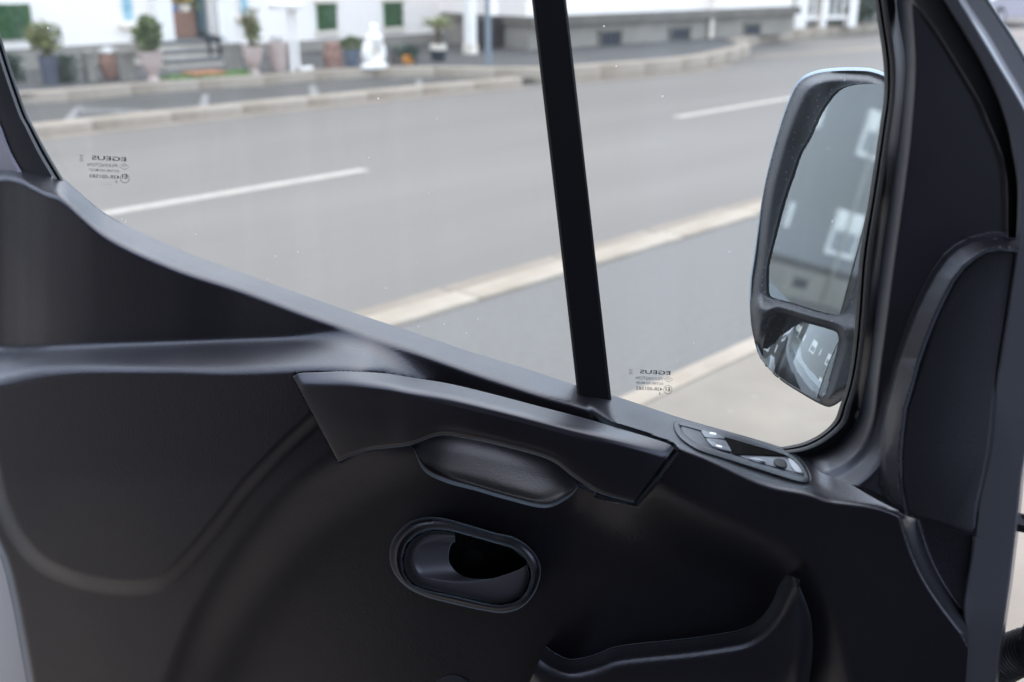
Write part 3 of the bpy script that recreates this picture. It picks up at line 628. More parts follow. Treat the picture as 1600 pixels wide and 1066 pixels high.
lw = [-0.002, 0.0085, 0.0115, 0.0075, -0.006]
lev_o = loft([with_w(r, v) for r, v in zip(lev, lw)], 40, 90, 'release_lever', LEVER, door, sharp=80)
wall = [with_w(lev[-1], -0.006), with_w([(x + 0.6, y + 0.2) for x, y in lev[-1]], -0.012), with_w([(x + 1.0, y + 0.3) for x, y in lev[-1]], -0.05)]
strip(wall, 90, 'lever_edge', LEVER, lev_o, sharp=60)
plate([(738 + 18 * cos(a), 872 + 17 * sin(a)) for a in np.linspace(0, 2 * pi, 16, endpoint=False)], -0.061, 0.006, 4, 0.002, 'pivot_boss', bpy.data.materials['black_dish_plastic'], door)

# --- lower map pocket
rim = [(853, 1010), (868, 1021), (892, 1030), (925, 1024), (960, 1011), (1000, 1005), (1060, 999), (1120, 991), (1163, 982), (1190, 964), (1208, 938), (1216, 914), (1221, 895)]
out = [(812, 1100), (838, 1130), (880, 1150), (930, 1150), (970, 1150), (1010, 1150), (1060, 1150), (1120, 1150), (1180, 1150), (1224, 1140), (1262, 1080), (1276, 985), (1250, 905)]
def prow(t, wv): return [(a[0] + (c[0] - a[0]) * t, a[1] + (c[1] - a[1]) * t, wv) for a, c in zip(rim, out)]
def prow_px(d, wv):
    o = []
    for a, c in zip(rim, out):
        L = math.hypot(c[0] - a[0], c[1] - a[1]); t = min(1, d / L); o.append((a[0] + (c[0] - a[0]) * t, a[1] + (c[1] - a[1]) * t, wv))
    return o
loft([prow_px(0, 0.0), prow_px(0.2, 0.020), prow_px(3, 0.026), prow_px(9, 0.036), prow_px(17, 0.047), prow_px(26, 0.054), prow_px(42, 0.057), prow(0.55, 0.054), prow(0.8, 0.038), prow(1.0, 0.010)], 80, 120, 'map_pocket', TRIM, door, sharp=80)
plate([(1233 + 15 * cos(a) - 5 * sin(a), 993 + 29 * sin(a)) for a in np.linspace(0, 2 * pi, 20, endpoint=False)], 0.043, 0.02, 3, 0.0015, 'screw_cap', TRIM_FINE, door)
plate([(706 + 34 * cos(a), 1086 + 32 * sin(a)) for a in np.linspace(0, 2 * pi, 20, endpoint=False)], 0.002, 0.02, 5, 0.003, 'screw_hole_disc', SPEAKER, door)  # flat dark disc standing in for the dark screw hole

# --- window switch panel on the sill
SP = [(1052, 664), (1056, 658), (1067, 656), (1093, 663), (1129, 673), (1170, 685), (1205, 695), (1236, 706), (1254, 720), (1264, 736), (1267.5, 748), (1262, 754), (1246, 753), (1197, 738), (1140, 720), (1093, 705), (1067, 689), (1056, 676)]
spw = lambda x, y: wt(x, y)
pr = [[(x, y, spw(x, y) + dw) for x, y in (inset(SP, d) if d else SP)] for d, dw in ((0, -0.004), (0, 0.002), (1.5, 0.006), (5, 0.0075), (8.5, 0.006), (10, 0.003), (10.5, -0.002))]
strip(pr, 0, 'switch_bezel', TRIM_SMOOTH, door, sharp=60, closed=True, per=4)
def flat_patch(name, pts, dw, m, thick=0.006, bev=1.5, bw=0.0015, parent=door):
    return plate(pts, lambda x, y: spw(x, y) + dw, thick, bev, bw, name, m, parent, per=2)
flat_patch('switch_plate', [(1064, 668), (1072, 664), (1094, 669), (1102, 674), (1121, 700), (1122, 707), (1096, 699), (1072, 686)], 0.003, TRIM_SMOOTH)
for q, ic in (([(1094, 668), (1100, 667), (1122, 672.5), (1128, 676), (1133, 685), (1126, 686), (1101, 683.5)], [(1110, 675), (1119, 677), (1118, 679.5), (1109, 677.5)]),
              ([(1103, 686), (1109, 684.5), (1131, 687.5), (1136, 692), (1143, 705), (1136, 705), (1113, 698)], [(1120, 695), (1128, 697), (1127, 699.5), (1119, 697)])):
    sw = flat_patch('window_switch', q, 0.0065, SWITCH, 0.012, 3, 0.003)
    flat_patch('window_icon', ic, 0.0072, ICON, 0.0005, 0.4, 0.0001, sw)
flat_patch('well_shade_plate', [(1130, 677), (1165, 688), (1206, 700), (1240, 712), (1222, 713), (1190, 711), (1160, 711), (1146, 708)], 0.0045, mat('well_shade_black', (0.002, 0.002, 0.002), 0.8, spec=0.04), 0.006)  # flat plate; the dark depth of the well is only its black colour
flat_patch('mirror_control_plate', [(1146, 709), (1175, 711.5), (1215, 713), (1236, 712), (1250, 722), (1257, 738), (1252, 741), (1215, 731), (1180, 722)], 0.0015, SWITCH, 0.004)
flat_patch('mirror_adjust_knob', [(1171, 716), (1178, 714.5), (1188, 716), (1195, 721), (1196, 724), (1186, 723), (1174, 719.5)], 0.0075, CHROME, 0.01, 2.5, 0.003)
flat_patch('mirror_selector', [(1209, 719), (1216, 716), (1226, 719), (1230, 727), (1224, 731), (1212, 727)], 0.007, INK, 0.01, 2.0, 0.002)
flat_patch('end_insert', [(1231, 714), (1240, 714), (1249, 722), (1255, 733), (1253, 739), (1243, 737), (1235, 727)], 0.0035, CHROME, 0.004)

# --- wiring gaiter between door and body
HG = np.array([0.78 + 0.12 * cos(radians(-40)) + 0.13 * sin(radians(-40)), 0.24 + 0.12 * sin(radians(-40)) - 0.13 * cos(radians(-40)), 1.19])
gp = MB()
cen = crom([dp(1548, 1046, -0.03), dp(1572, 1030, -0.028), dp(1600, 1018, -0.02), dp(1630, 1012, 0.0), dp(1665, 1014, 0.03), ((HG - DOOR_BASE) @ DU, -((HG - DOOR_BASE) @ DW), HG[2] - DOOR_BASE[2])], 150)
gp.tube(cen, [0.0155 + 0.0028 * (0.5 + 0.5 * math.cos(i * 2 * pi / 6.5)) for i in range(150)], 22)
gp.build('wiring_gaiter', RUBBER, door, smooth=True, fix=True)
ck = MB(); a = dp(1584, 812, -0.02); c = dp(1650, 815, 0.0)
ck.tube([a, c], 0.004, 8); ck.box(tuple((a + c) / 2 + np.array([0, 0, -0.004])), (0.05, 0.02, 0.006)); ck.build('check_strap', BARMAT, door)

# --- glass maker's marks (seen from inside, so reversed)
def text_mesh(s, bold=0.0):
    cu = bpy.data.curves.new('lettering', 'FONT'); cu.body = s; cu.resolution_u = 3; cu.offset = bold
    o = bpy.data.objects.new('lettering', cu); COL.objects.link(o)
    dg = bpy.context.evaluated_depsgraph_get(); m = bpy.data.meshes.new_from_object(o.evaluated_get(dg))
    bpy.data.objects.remove(o); bpy.data.curves.remove(cu)
    v = np.array([q.co[:] for q in m.vertices]); f = [tuple(p.vertices) for p in m.polygons]; bpy.data.meshes.remove(m)
    v[:, 0] -= v[:, 0].min(); v[:, 0] /= v[:, 0].max(); v[:, 1] /= 0.70
    return v, f
def mark(parent, rows, name='glass_mark'):
    for s, x0, x1, yb, h, m, bold in rows:
        v, f = text_mesh(s, bold)
        px = x1 - v[:, 0] * (x1 - x0); py = yb + 0.05 * (px - x0) - v[:, 1] * h
        link(name, mesh_from(dp(px, py, W_GLASS + 0.0012), f, False, None, name), m, parent)
def ring(parent, pts, wpx, m, name='glass_emblem'):
    a = dp([p[0] for p in pts], [p[1] for p in pts], W_GLASS + 0.0012); q = inset(pts, wpx); c = dp([p[0] for p in q], [p[1] for p in q], W_GLASS + 0.0012); k = len(pts)
    mb = MB(); mb.add(np.concatenate([a, c]), [(i, (i + 1) % k, k + (i + 1) % k, k + i) for i in range(k)]); mb.build(name, m, parent)
circ = lambda x, y, r: [(x + r * cos(a), y + r * sin(a)) for a in np.linspace(0, 2 * pi, 28, endpoint=False)]
INKM = mat('printed_ink_mid', (0.035, 0.035, 0.04), 0.6)
mark(drop, [('EGEUS', 143, 197, 249.5, 6.3, INK, 0.012), ('PILKINGTON', 137, 183, 259.5, 5.0, INK_FAINT, 0.0), ('DOT682 AS2 M2227', 139, 186, 267, 3.6, INK_FAINT, 0.004),
            ('43R-001583', 140, 187, 277.5, 5.4, INKM, 0.006), ('E1', 191, 199, 279, 6.2, INK, 0.02), ('8', 180.5, 183, 286, 4.0, INKM, 0.0), ('. . . . .', 158, 173, 288, 3.0, INK_FAINT, 0.01), ('HN', 191, 197, 260.5, 2.6, INK_FAINT, 0.0)])
ring(drop, circ(195, 279, 7.2), 0.7, INKM); ring(drop, [(185.5, 260), (194, 255.2), (202.5, 261), (194.5, 265.6)], 0.7, INK_FAINT)
# sideways date code
def side_mark(parent, s, x0, x1, y0, y1, m):
    v, f = text_mesh(s); px = x0 + (1 - v[:, 1]) * (x1 - x0); py = y0 + v[:, 0] * (y1 - y0)
    link('glass_mark', mesh_from(dp(px, py, W_GLASS + 0.0012), f, False, None, 'glass_mark'), m, parent)
side_mark(drop, 'S/32', 124.5, 129.5, 242, 252.5, INK_FAINT)
mark(quarter, [('EGEUS', 1000, 1047.5, 583.5, 5.8, INK, 0.012), ('PILKINGTON', 993.5, 1035, 592.5, 4.6, INK_FAINT, 0.0), ('DOT682 AS2 M2280', 994, 1036, 599.5, 3.4, INK_FAINT, 0.004),
               ('43R-001582', 994, 1035, 609, 5.0, INKM, 0.006), ('E1', 1040, 1047, 611, 5.8, INK, 0.02), ('8', 1029.5, 1032, 617, 3.6, INKM, 0.0), ('HN', 1041, 1047, 593.5, 2.4, INK_FAINT, 0.0)])
ring(quarter, circ(1043.5, 609, 6.8), 0.65, INKM); ring(quarter, [(1037, 592.3), (1044, 588.3), (1052, 593), (1044.5, 597.2)], 0.65, INK_FAINT)
side_mark(quarter, 'S/32', 983, 988, 577, 585, INK_FAINT)

# --- wing mirror beyond the glass
WM = -0.17
HO = [(1190, 320), (1201, 265), (1221, 193), (1236, 152), (1246, 133), (1260, 121), (1283, 113.5), (1314, 110.5), (1345, 110.5), (1366, 113), (1390, 124), (1405, 150), (1408, 220), (1398, 330), (1384, 440), (1366, 540), (1350, 590), (1335, 615), (1317, 625), (1303, 634), (1289, 635), (1255, 617), (1213, 589), (1188, 560), (1176, 521), (1172, 484), (1173, 442), (1179, 400)]
MG = [(1197, 417), (1204, 386), (1221, 319), (1236, 275), (1248, 240), (1262, 215), (1279, 178), (1293, 156), (1304, 143), (1320, 134), (1345, 130), (1378, 132), (1394, 150), (1396, 220), (1386, 320), (1366, 400), (1344, 440), (1328, 470), (1317, 489), (1303, 493), (1275, 487), (1233, 474), (1204, 466), (1197, 456)]
WG = [(1214, 491), (1204, 498), (1196, 521), (1190, 546), (1193, 566), (1213, 586), (1247, 608), (1272, 621), (1286, 617), (1292, 605), (1303, 569), (1311, 535), (1309, 521), (1300, 515), (1261, 504), (1226, 493)]
wm = bpy.data.objects.new('wing_mirror', None); COL.objects.link(wm); wm.parent = door; wm.empty_display_size = 0.1
# glass plane turned so that it shows the grey house behind
azr, elr = radians(128), radians(2.6)
dv = ray(1285, 320); dv = dv / np.linalg.norm(dv)
rv = np.array([cos(azr) * cos(elr), sin(azr) * cos(elr), sin(elr)]); nM = rv - dv; nM /= np.linalg.norm(nM)
to_door = lambda P: np.stack([(P - DOOR_BASE) @ DU, -((P - DOOR_BASE) @ DW), (P - DOOR_BASE)[..., 2]], -1)
def on_plane(pts, depth_c, n, c_px):
    c0 = EYE + ray(*c_px) * ((WM + depth_c - DD) / (ray(*c_px) @ DW))
    return np.array([EYE + ray(x, y) * (((c0 - EYE) @ n) / (ray(x, y) @ n)) for x, y in pts])
def w_mirror(px, py, back=0.0):
    px = np.asarray(px, float); py = np.asarray(py, float); d = FW[None] + RT[None] * ((px.ravel()[:, None] - 800) / FPX) - UP[None] * ((py.ravel()[:, None] - 533) / FPX)
    c0 = EYE + ray(1285, 320) * ((WM - 0.012 - back - DD) / (ray(1285, 320) @ DW)); t = ((c0 - EYE) @ nM) / (d @ nM)
    return (DD + (d * t[:, None]) @ DW).reshape(px.shape)
mg = crom_closed([(x, y, 0) for x, y in MG], 3)[:, :2]; mgP = to_door(on_plane(mg, -0.014, nM, (1285, 320)))
k = len(mg); mb = MB(); mb.add(mgP, [tuple(range(k))[::-1]]); g = mb.build('mirror_glass', MIRROR, wm)
wg = crom_closed([(x, y, 0) for x, y in WG], 3)[:, :2]
cW = wg.mean(0); _d = ray(*cW); _d = _d / np.linalg.norm(_d); _a, _e = radians(121), radians(5.0)
nW = np.array([cos(_a) * cos(_e), sin(_a) * cos(_e), sin(_e)]) - _d; nW /= np.linalg.norm(nW); ringsP = []
dW0 = float(w_mirror(*cW)) - WM - 0.004
c0W = on_plane([tuple(cW)], dW0, nW, tuple(cW))[0]; RW = 0.55
for t in np.linspace(1, 0.06, 12):
    q = on_plane([tuple(p) for p in cW + (wg - cW) * t], dW0, nW, tuple(cW)); d2 = np.sum((q - c0W) ** 2, 1)
    ringsP.append(to_door(q - nW[None] * (d2 / (2 * RW))[:, None]))
k2 = len(wg); V = np.concatenate(ringsP); F = grid_faces(12, k2, True) + [tuple(11 * k2 + i for i in range(k2))]
me = mesh_from(V, F, True, None, 'wide_angle_glass'); fix_normals(me); g2 = link('wide_angle_glass', me, MIRROR, wm)
# housing front with two openings, swept back to the shell
def hmesh():
    front = crom_closed([(x, y, 0) for x, y in HO], 3)[:, :2]
    nyy, nxx = 150, 70
    gx, gy = np.meshgrid(np.linspace(1165, 1415, nxx * 2), np.linspace(104, 642, nyy * 2))
    dO = sdf([tuple(p) for p in front], gx, gy); dM = sdf([tuple(p) for p in mg], gx, gy); dW = sdf([tuple(p) for p in wg], gx, gy)
    return front, gx, gy, dO, dM, dW
front, gx, gy, dO, dM, dW_ = hmesh()
# relief: rim rolls back at the outline, dips towards the glass
gz = w_mirror(gx, gy) + 0.014 - 0.03 * (1 - sst(0, 22, dO)) ** 2
bar = sst(70, 0, np.abs(gy - (0.23 * (gx - 1197) + 482)) * 3.0)
gz = gz - 0.014 * sst(-34, -1, dM) - 0.014 * sst(-12, -1, dW_) + 0.010 * bar * sst(0, 10, dO) * sst(0, -8, dM) * sst(0, -8, dW_)
PM = dp(gx, gy, gz); rr, cc = gx.shape
keep = (dO > -0.5)
hole = (dM > 1.5) | (dW_ > 1.5)
F = []
idx = lambda i, j: i * cc + j
for i in range(rr - 1):
    for j in range(cc - 1):
        q = [(i, j), (i, j + 1), (i + 1, j + 1), (i + 1, j)]
        if all(keep[a, c] for a, c in q) and not all(hole[a, c] for a, c in q): F.append(tuple(idx(a, c) for a, c in q)[::-1])
# draw the edge of the cut mesh onto the true outlines
from collections import Counter
ec = Counter(tuple(sorted((f_[a_], f_[(a_ + 1) % 4]))) for f_ in F for a_ in range(4))
bverts = sorted({v_ for e_, n_e in ec.items() if n_e == 1 for v_ in e_})
def dense(c):
    c = np.vstack([c, c[:1]]); return np.vstack([c[i] + (c[i + 1] - c[i]) * t for i in range(len(c) - 1) for t in (0, .2, .4, .6, .8)])
allc = np.vstack([dense(front), dense(np.array(inset([tuple(p) for p in mg], 1.0))), dense(np.array(inset([tuple(p) for p in wg], 1.0)))])
gxf, gyf, gzf = gx.ravel().copy(), gy.ravel().copy(), gz.ravel()
for v_ in bverts:
    k_ = np.argmin((allc[:, 0] - gxf[v_]) ** 2 + (allc[:, 1] - gyf[v_]) ** 2); gxf[v_], gyf[v_] = allc[k_]
PM = dp(gxf, gyf, gzf)
me = mesh_from(PM.reshape(-1, 3), F, True, 75, 'mirror_bezel')
bm = bmesh.new(); bm.from_mesh(me); bmesh.ops.delete(bm, geom=[v_ for v_ in bm.verts if not v_.link_faces], context='VERTS'); bm.to_mesh(me); bm.free()
link('mirror_bezel', me, MIRROR_BLACK, wm)
# rounded cap behind
cap = []
fc = front.mean(0)
for t, dz in ((0.985, -0.03), (1.0, -0.033), (1.005, -0.045), (0.98, -0.07), (0.88, -0.10), (0.65, -0.125), (0.3, -0.14)):
    cap.append([(fc[0] + (x - fc[0]) * t, fc[1] + (y - fc[1]) * t - 3.5 * (t > 0.9), float(w_mirror(x, y)) + 0.014 + dz) for x, y in front])
strip(cap, 0, 'mirror_cap', CAP_BLUE, wm, sharp=60, closed=True, per=1, caplast=True)
arm = MB(); a = dp(1395, 420, -0.26); c = dp(1445, 500, -0.05); arm.tube([a, c], 0.03, 12); a = dp(1395, 240, -0.26); c = dp(1440, 280, -0.05); arm.tube([a, c], 0.022, 12)
arm.build('mirror_arm', MIRROR_BLACK, wm, smooth=True)

# ================================================================== the van itself, round the camera and mostly out of the picture, added to shade the door
# unseen body turned from the street so it shades the door: its side runs back from the hinge, 33 degrees from the opened door
HINGE = np.array([0.78, 0.24, 0.0]); VAN_AZ = radians(-40)
VAN_INV = (Matrix.Translation(Vector(DOOR_BASE)) @ Matrix.Rotation(DOOR_AZ + pi, 4, 'Z')).inverted() @ Matrix.Translation(Vector(HINGE)) @ Matrix.Rotation(VAN_AZ, 4, 'Z')
def vbuild(mb, name, m_, smooth=False):
    o = mb.build(name, m_, door, smooth); o.matrix_parent_inverse = VAN_INV; return o
CAB = mat('dark_cab_lining', (0.03, 0.03, 0.033), 0.8)
def vb(name, m_, *boxes):
    m = MB()
    for x0, x1, y0, y1, z0, z1 in boxes: m.box(((x0 + x1) / 2, (y0 + y1) / 2, (z0 + z1) / 2), (x1 - x0, y1 - y0, z1 - z0))
    return vbuild(m, name, m_)
vb('roof', SHELL, (-4.0, -0.30, -1.95, -0.02, 2.40, 2.46))
vb('headliner', mat('light_grey_headliner', (0.55, 0.55, 0.56), 0.9), (-1.50, -0.32, -1.90, -0.06, 2.36, 2.39))
vb('bulkhead', CAB, (-1.55, -1.50, -1.90, -0.06, 0.60, 2.36))
vb('side_panel', mat('darkened_body_paint', (0.04, 0.04, 0.045), 0.5), (-4.0, -1.16, -0.06, 0.0, 0.45, 2.40))  # darker than the other body paint so the trim reflects less light
vb('far_side', CAB, (-4.0, 0.9, -1.97, -1.92, 0.45, 1.50), (-4.0, -1.16, -1.97, -1.92, 1.50, 2.40))
vb('floor', CAB, (-1.50, 0.60, -1.90, -0.08, 0.55, 0.62))
vb('door_sill_blocker', CAB, (-1.16, 0.10, -0.50, 0.02, 0.30, 0.545))  # unseen sill added to keep ground light off the trim
vb('seat', CAB, (-1.35, -0.85, -0.72, -0.20, 0.75, 1.10)); vb('seat_back', CAB, (-1.47, -1.30, -0.72, -0.20, 1.10, 1.85))
vb('dashboard', CAB, (0.15, 0.75, -1.88, -0.14, 0.62, 1.30))
m = MB(); m.tube([(0.55, -0.14, 1.28), (0.25, -0.14, 1.70), (-0.30, -0.16, 2.40)], 0.06, 10); vbuild(m, 'windscreen_pillar', SHELL, True)
vb('front_wing', SHELL, (0.10, 1.35, -0.16, -0.10, 0.50, 1.25)); vb('bonnet', SHELL, (0.80, 1.40, -1.90, -0.17, 0.55, 1.22))

# ================================================================== THE STREET
Z_STRIP, Z_PAVE = 0.09, 0.23
def sheet(name, pts, z, m, kind='structure', parent=None, sub=0):
    me = mesh_from([(p[0], p[1], z) for p in pts], [tuple(range(len(pts)))], False, None, name); fix_normals(me)
    if me.polygons[0].normal.z < 0: me.flip_normals()
    o = link(name, me, m, parent)
    if kind: o['kind'] = kind
    return o
road = sheet('road', [(-220, -160), (320, -160), (320, 200), (-220, 200)], 0, ASPHALT)
G = lambda px, py, z=0.0: on_ground(px, py, z)
yb = G(1100, 569)[1]; yk0 = G(880, 432)[1]; 
# near side: pale paving the van stands on, then grey parking asphalt, then a flush two-tone kerb
sheet('pavement', [(-60, -40), (120, -40), (120, yb), (-60, yb)], 0.008, PALE)
bay = sheet('parking_bay', [(-60, yb), (120, yb), (120, yk0), (-60, yk0)], 0.004, BAY)
def stones(name, path, wdt, h, z0, m, length, group_parent, proud=0.0, side=1):
    """a row of kerb stones along a ground polyline"""
    path = [np.array(p[:2], float) for p in path]; proto = None; carry = 0.0
    bmx = bmesh.new(); bmesh.ops.create_cube(bmx, size=1.0)
    bmesh.ops.scale(bmx, vec=(length - 0.006, wdt, h), verts=bmx.verts)
    bmesh.ops.bevel(bmx, geom=bmx.edges[:], offset=0.012, segments=2, affect='EDGES', profile=0.5)
    me = bpy.data.meshes.new(name); bmx.to_mesh(me); bmx.free(); me.polygons.foreach_set('use_smooth', [True] * len(me.polygons)); me.set_sharp_from_angle(angle=radians(50)); me.materials.append(m)
    seg = [np.linalg.norm(b_ - a_) for a_, b_ in zip(path, path[1:])]; tot = sum(seg); cum = np.concatenate([[0], np.cumsum(seg)])
    at = lambda s: np.array([np.interp(s, cum, [p[0] for p in path]), np.interp(s, cum, [p[1] for p in path])])
    n_ = int(tot / length)
    for i in range(n_):
        a_, b_ = at(i * length), at((i + 1) * length); c_ = (a_ + b_) / 2; d_ = b_ - a_
        nrm = np.array([-d_[1], d_[0]]) / (np.linalg.norm(d_) + 1e-9) * side
        o = bpy.data.objects.new(name, me) if proto is None else proto.copy(); proto = proto or o; COL.objects.link(o)
        o.location = (c_[0] + nrm[0] * wdt / 2, c_[1] + nrm[1] * wdt / 2, z0 + h / 2 + rng.uniform(-0.002, 0.002)); o.rotation_euler = (0, 0, atan2(d_[1], d_[0]))
        o.parent = group_parent
nk = bpy.data.objects.new('near_kerb', None); COL.objects.link(nk); nk['kind'] = 'structure'
y_in = G(880, 425)[1]; y_mid = (G(640, 508)[1])
y1 = G(1190, 337)[1]; y2 = G(1190, 328)[1]; y3 = G(1190, 311)[1]
stones('kerb_stone', [(-8, y1), (46, y1)], max(0.12, y2 + 0.10 - y1), 0.08, -0.052, KERB, 1.0, nk)
stones('gutter_stone', [(-8, y2 + 0.105), (46, y2 + 0.105)], max(0.14, y3 - y2 - 0.105), 0.08, -0.066, GUTTER, 1.0, nk)
# white line where the parking bay meets the pale paving
edge_line = sheet('bay_edge_kerb', [(-20, yb - 0.10), (60, yb - 0.10), (60, yb + 0.02), (-20, yb + 0.02)], 0.0125, KERB, None, bay)
# centre dashes
for a_, c_ in (((165, 333), (568, 265)), ((1058, 184), (1228, 155))):
    pass
yc = (G(400, 294)[1] + G(1140, 170)[1]) / 2
x0, x1 = G(165, 333)[0], G(568, 265)[0]; x2 = G(1058, 184)[0]
period = x2 - x1 + 3.0
dash = None
dl = x2 - (x1 - 3.0) 
for i in range(-6, 8):
    xs = (x1 - 3.0) + i * (x2 - (x1 - 3.0))
    me = mesh_from([(xs, yc - .075, 0.004), (xs + 3.0, yc - .075, 0.004), (xs + 3.0, yc + .075, 0.004), (xs, yc + .075, 0.004)], [(0, 1, 2, 3)], False, None, 'lane_dash')
    link('lane_dash', me, LINE, road)
# far kerb between road and parking strip
K1 = [(-300, 263), (-60, 229), (75, 213), (250, 193.5), (450, 171.5), (650, 150.5), (848, 131)]
k1 = [G(*p)[:2] for p in K1]
K2L = [(-300, 181), (-60, 168), (50, 165.5), (130, 157), (200, 150), (300, 142), (400, 136), (500, 126), (560, 122), (640, 120.5), (740, 121), (800, 122.5)]
K2R = [(852, 131), (920, 126), (1000, 119.5), (1060, 114), (1100, 108), (1140, 99), (1165, 92), (1176, 86), (1165, 80), (1150, 77), (1200, 67), (1290, 57), (1380, 48.5), (1500, 37), (1640, 24)]
k2 = [G(*p, Z_STRIP)[:2] for p in K2L] + [G(*p)[:2] for p in K2R]
fk = bpy.data.objects.new('far_kerb', None); COL.objects.link(fk); fk['kind'] = 'structure'
stones('kerb_stone', k1, 0.30, 0.22, -0.10, KERB, 1.0, fk)
stones('kerb_stone', k2, 0.30, 0.34, -0.10, KERB, 1.0, fk)
# gutter of flat stones along the foot of the far kerb
stones('gutter_stone', [(p[0], p[1] - 0.22) for p in k1], 0.21, 0.06, -0.048, GUTTER, 1.0, fk)
stones('gutter_stone', [(p[0], p[1] - 0.24) for p in [k2[i] for i in range(len(K2L), len(K2L) + 6)]], 0.22, 0.06, -0.048, GUTTER, 1.0, fk)
strip_pts = [(p[0], p[1] + 0.05) for p in k1] + [(k2[i][0] + 0.1, k2[i][1] + 0.12) for i in range(len(K2L) - 1, -1, -1)]
sheet('parking_strip', strip_pts, Z_STRIP, STRIP)
sheet('far_pavement', [(p[0], p[1] + 0.12) for p in k2] + [(260, k2[-1][1] + 20), (260, 120), (-160, 120), (-160, k2[0][1] + 0.1)], Z_PAVE, PAVE)
far_band = sheet('gutter_band', [G(1178, 93)[:2], G(1290, 84)[:2], G(1380, 77)[:2], G(1640, 52)[:2], G(1640, 48)[:2], G(1380, 71.5)[:2], G(1290, 79)[:2], G(1178, 88)[:2]], 0.006, GUTTER, None, road)
# worn white bay lines
for q in (((98, 189), (114, 188), (131, 167), (119, 168)), ((310, 169), (325, 167.5), (326, 147), (317, 147.5)), ((486, 154), (501, 152), (492, 132), (482, 133)), ((651, 138), (664, 137), (658, 124.5), (649, 125)), ((120, 175), (225, 176), (225, 172.5), (124, 171.5))):
    me = mesh_from([tuple(G(*p, Z_STRIP)[:2]) + (Z_STRIP + 0.004,) for p in q], [(0, 1, 2, 3)], False, None, 'bay_line'); fix_normals(me)
    link('bay_line', me, LINE_FADED, bpy.data.objects['parking_strip'])

# ---------------------------------------------------------------- white house across the street
YH = 17.4
def FX(px, py, Y=YH): P = on_front(px, py, Y); return P[0], P[2]
xr_w, _ = FX(738, 40); xl_w = FX(-160, 40)[0]
house = thing('white_house', 'white rendered house with grey plinth, brown doorway and steps across the street', 'house', ((xl_w + xr_w) / 2, YH + 4, Z_PAVE))
hx, hy, hz = house.location
def hb(mb, x0, x1, y0, y1, z0, z1, base=None):
    b0 = base or house.location
    return mb.box(((x0 + x1) / 2 - b0[0], (y0 + y1) / 2 - b0[1], (z0 + z1) / 2 - b0[2]), (x1 - x0, y1 - y0, z1 - z0))
z_pl = FX(200, 67)[1]; z_pl2 = FX(600, 56)[1]
dx0, dx1 = FX(266, 40)[0], FX(330, 40)[0]; z_sill = FX(298, 60)[1]
m = MB(); hb(m, xl_w, dx0, YH, YH + 8, Z_PAVE, 6.4); hb(m, dx1, xr_w, YH, YH + 8, Z_PAVE, 6.4); hb(m, dx0, dx1, YH, YH + 8, z_sill + 2.35, 6.4)
m.build('wall', WHITE_WALL, house)
m = MB(); hb(m, dx0, dx1, YH + 0.9, YH + 1.0, Z_PAVE, 6.0); m.build('door_recess', PLINTH_DARK, house)
m = MB(); hb(m, xl_w, dx0 - 0.35, YH - 0.06, YH, Z_PAVE, z_pl); hb(m, dx1 + 0.55, xr_w - 0.02, YH - 0.06, YH, Z_PAVE, z_pl2); m.build('plinth', PLINTH, house)
m = MB(); hb(m, xl_w, dx0 - 0.35, YH - 0.10, YH - 0.06, Z_PAVE, z_pl - 0.33); hb(m, dx1 + 0.55, xr_w - 0.02, YH - 0.10, YH - 0.06, Z_PAVE, z_pl2 - 0.30); m.build('lower_plinth', PLINTH_DARK, house)
m = MB(); hb(m, dx1 + 0.03, dx1 + 0.34, YH - 0.22, YH, Z_PAVE, 5.6); hb(m, dx0 - 0.36, dx0 - 0.05, YH - 0.22, YH, Z_PAVE, 5.6); m.build('pilaster', WHITE_PAINT, house)
m = MB(); hb(m, dx0 + 0.02, dx1 - 0.02, YH + 0.25, YH + 0.33, z_sill, FX(298, 20)[1]); m.build('door_panel', BROWN, house)
for j in range(5):
    z0 = z_sill + 0.06 + j * (FX(298, 20)[1] - z_sill) / 5; m = MB(); hb(m, dx0 + 0.05, dx1 - 0.05, YH + 0.225, YH + 0.25, z0, z0 + (FX(298, 20)[1] - z_sill) / 5 - 0.02); m.build('board', BROWN, house)
m = MB(); hb(m, dx1 - 0.16, dx1 - 0.05, YH + 0.1, YH + 0.22, z_sill, z_sill + 2.3); m.build('door_frame', mat('dark_teal_frame', (0.05, 0.10, 0.11), 0.5), house)
for x0p, x1p, yp in ((190, 205, 32), (374, 386, 28)):
    xa, xb = FX(x0p, 10)[0], FX(x1p, 10)[0]; zz = FX(197, yp)[1]
    m = MB(); hb(m, xa - 0.05, xb + 0.05, YH - 0.03, YH, zz - 0.05, zz + 1.5); f = m.build('window', WHITE_PAINT, house)
    m = MB(); hb(m, xa, xb, YH - 0.04, YH - 0.03, zz, zz + 1.45); m.build('pane', TEAL, f)
    m = MB(); hb(m, xa - 0.1, xb + 0.1, YH - 0.12, YH - 0.03, zz - 0.12, zz - 0.05); m.build('sill', STEP_LIGHT, f)
m = MB(); hb(m, xl_w - 0.4, xr_w + 0.3, YH - 0.5, YH + 8.5, 6.4, 6.7); hb(m, xl_w + 0.6, xr_w - 0.6, YH + 1.4, YH + 6.6, 6.7, 8.4); m.build('roof', mat('slate_roof', (0.09, 0.09, 0.10), 0.7), house)
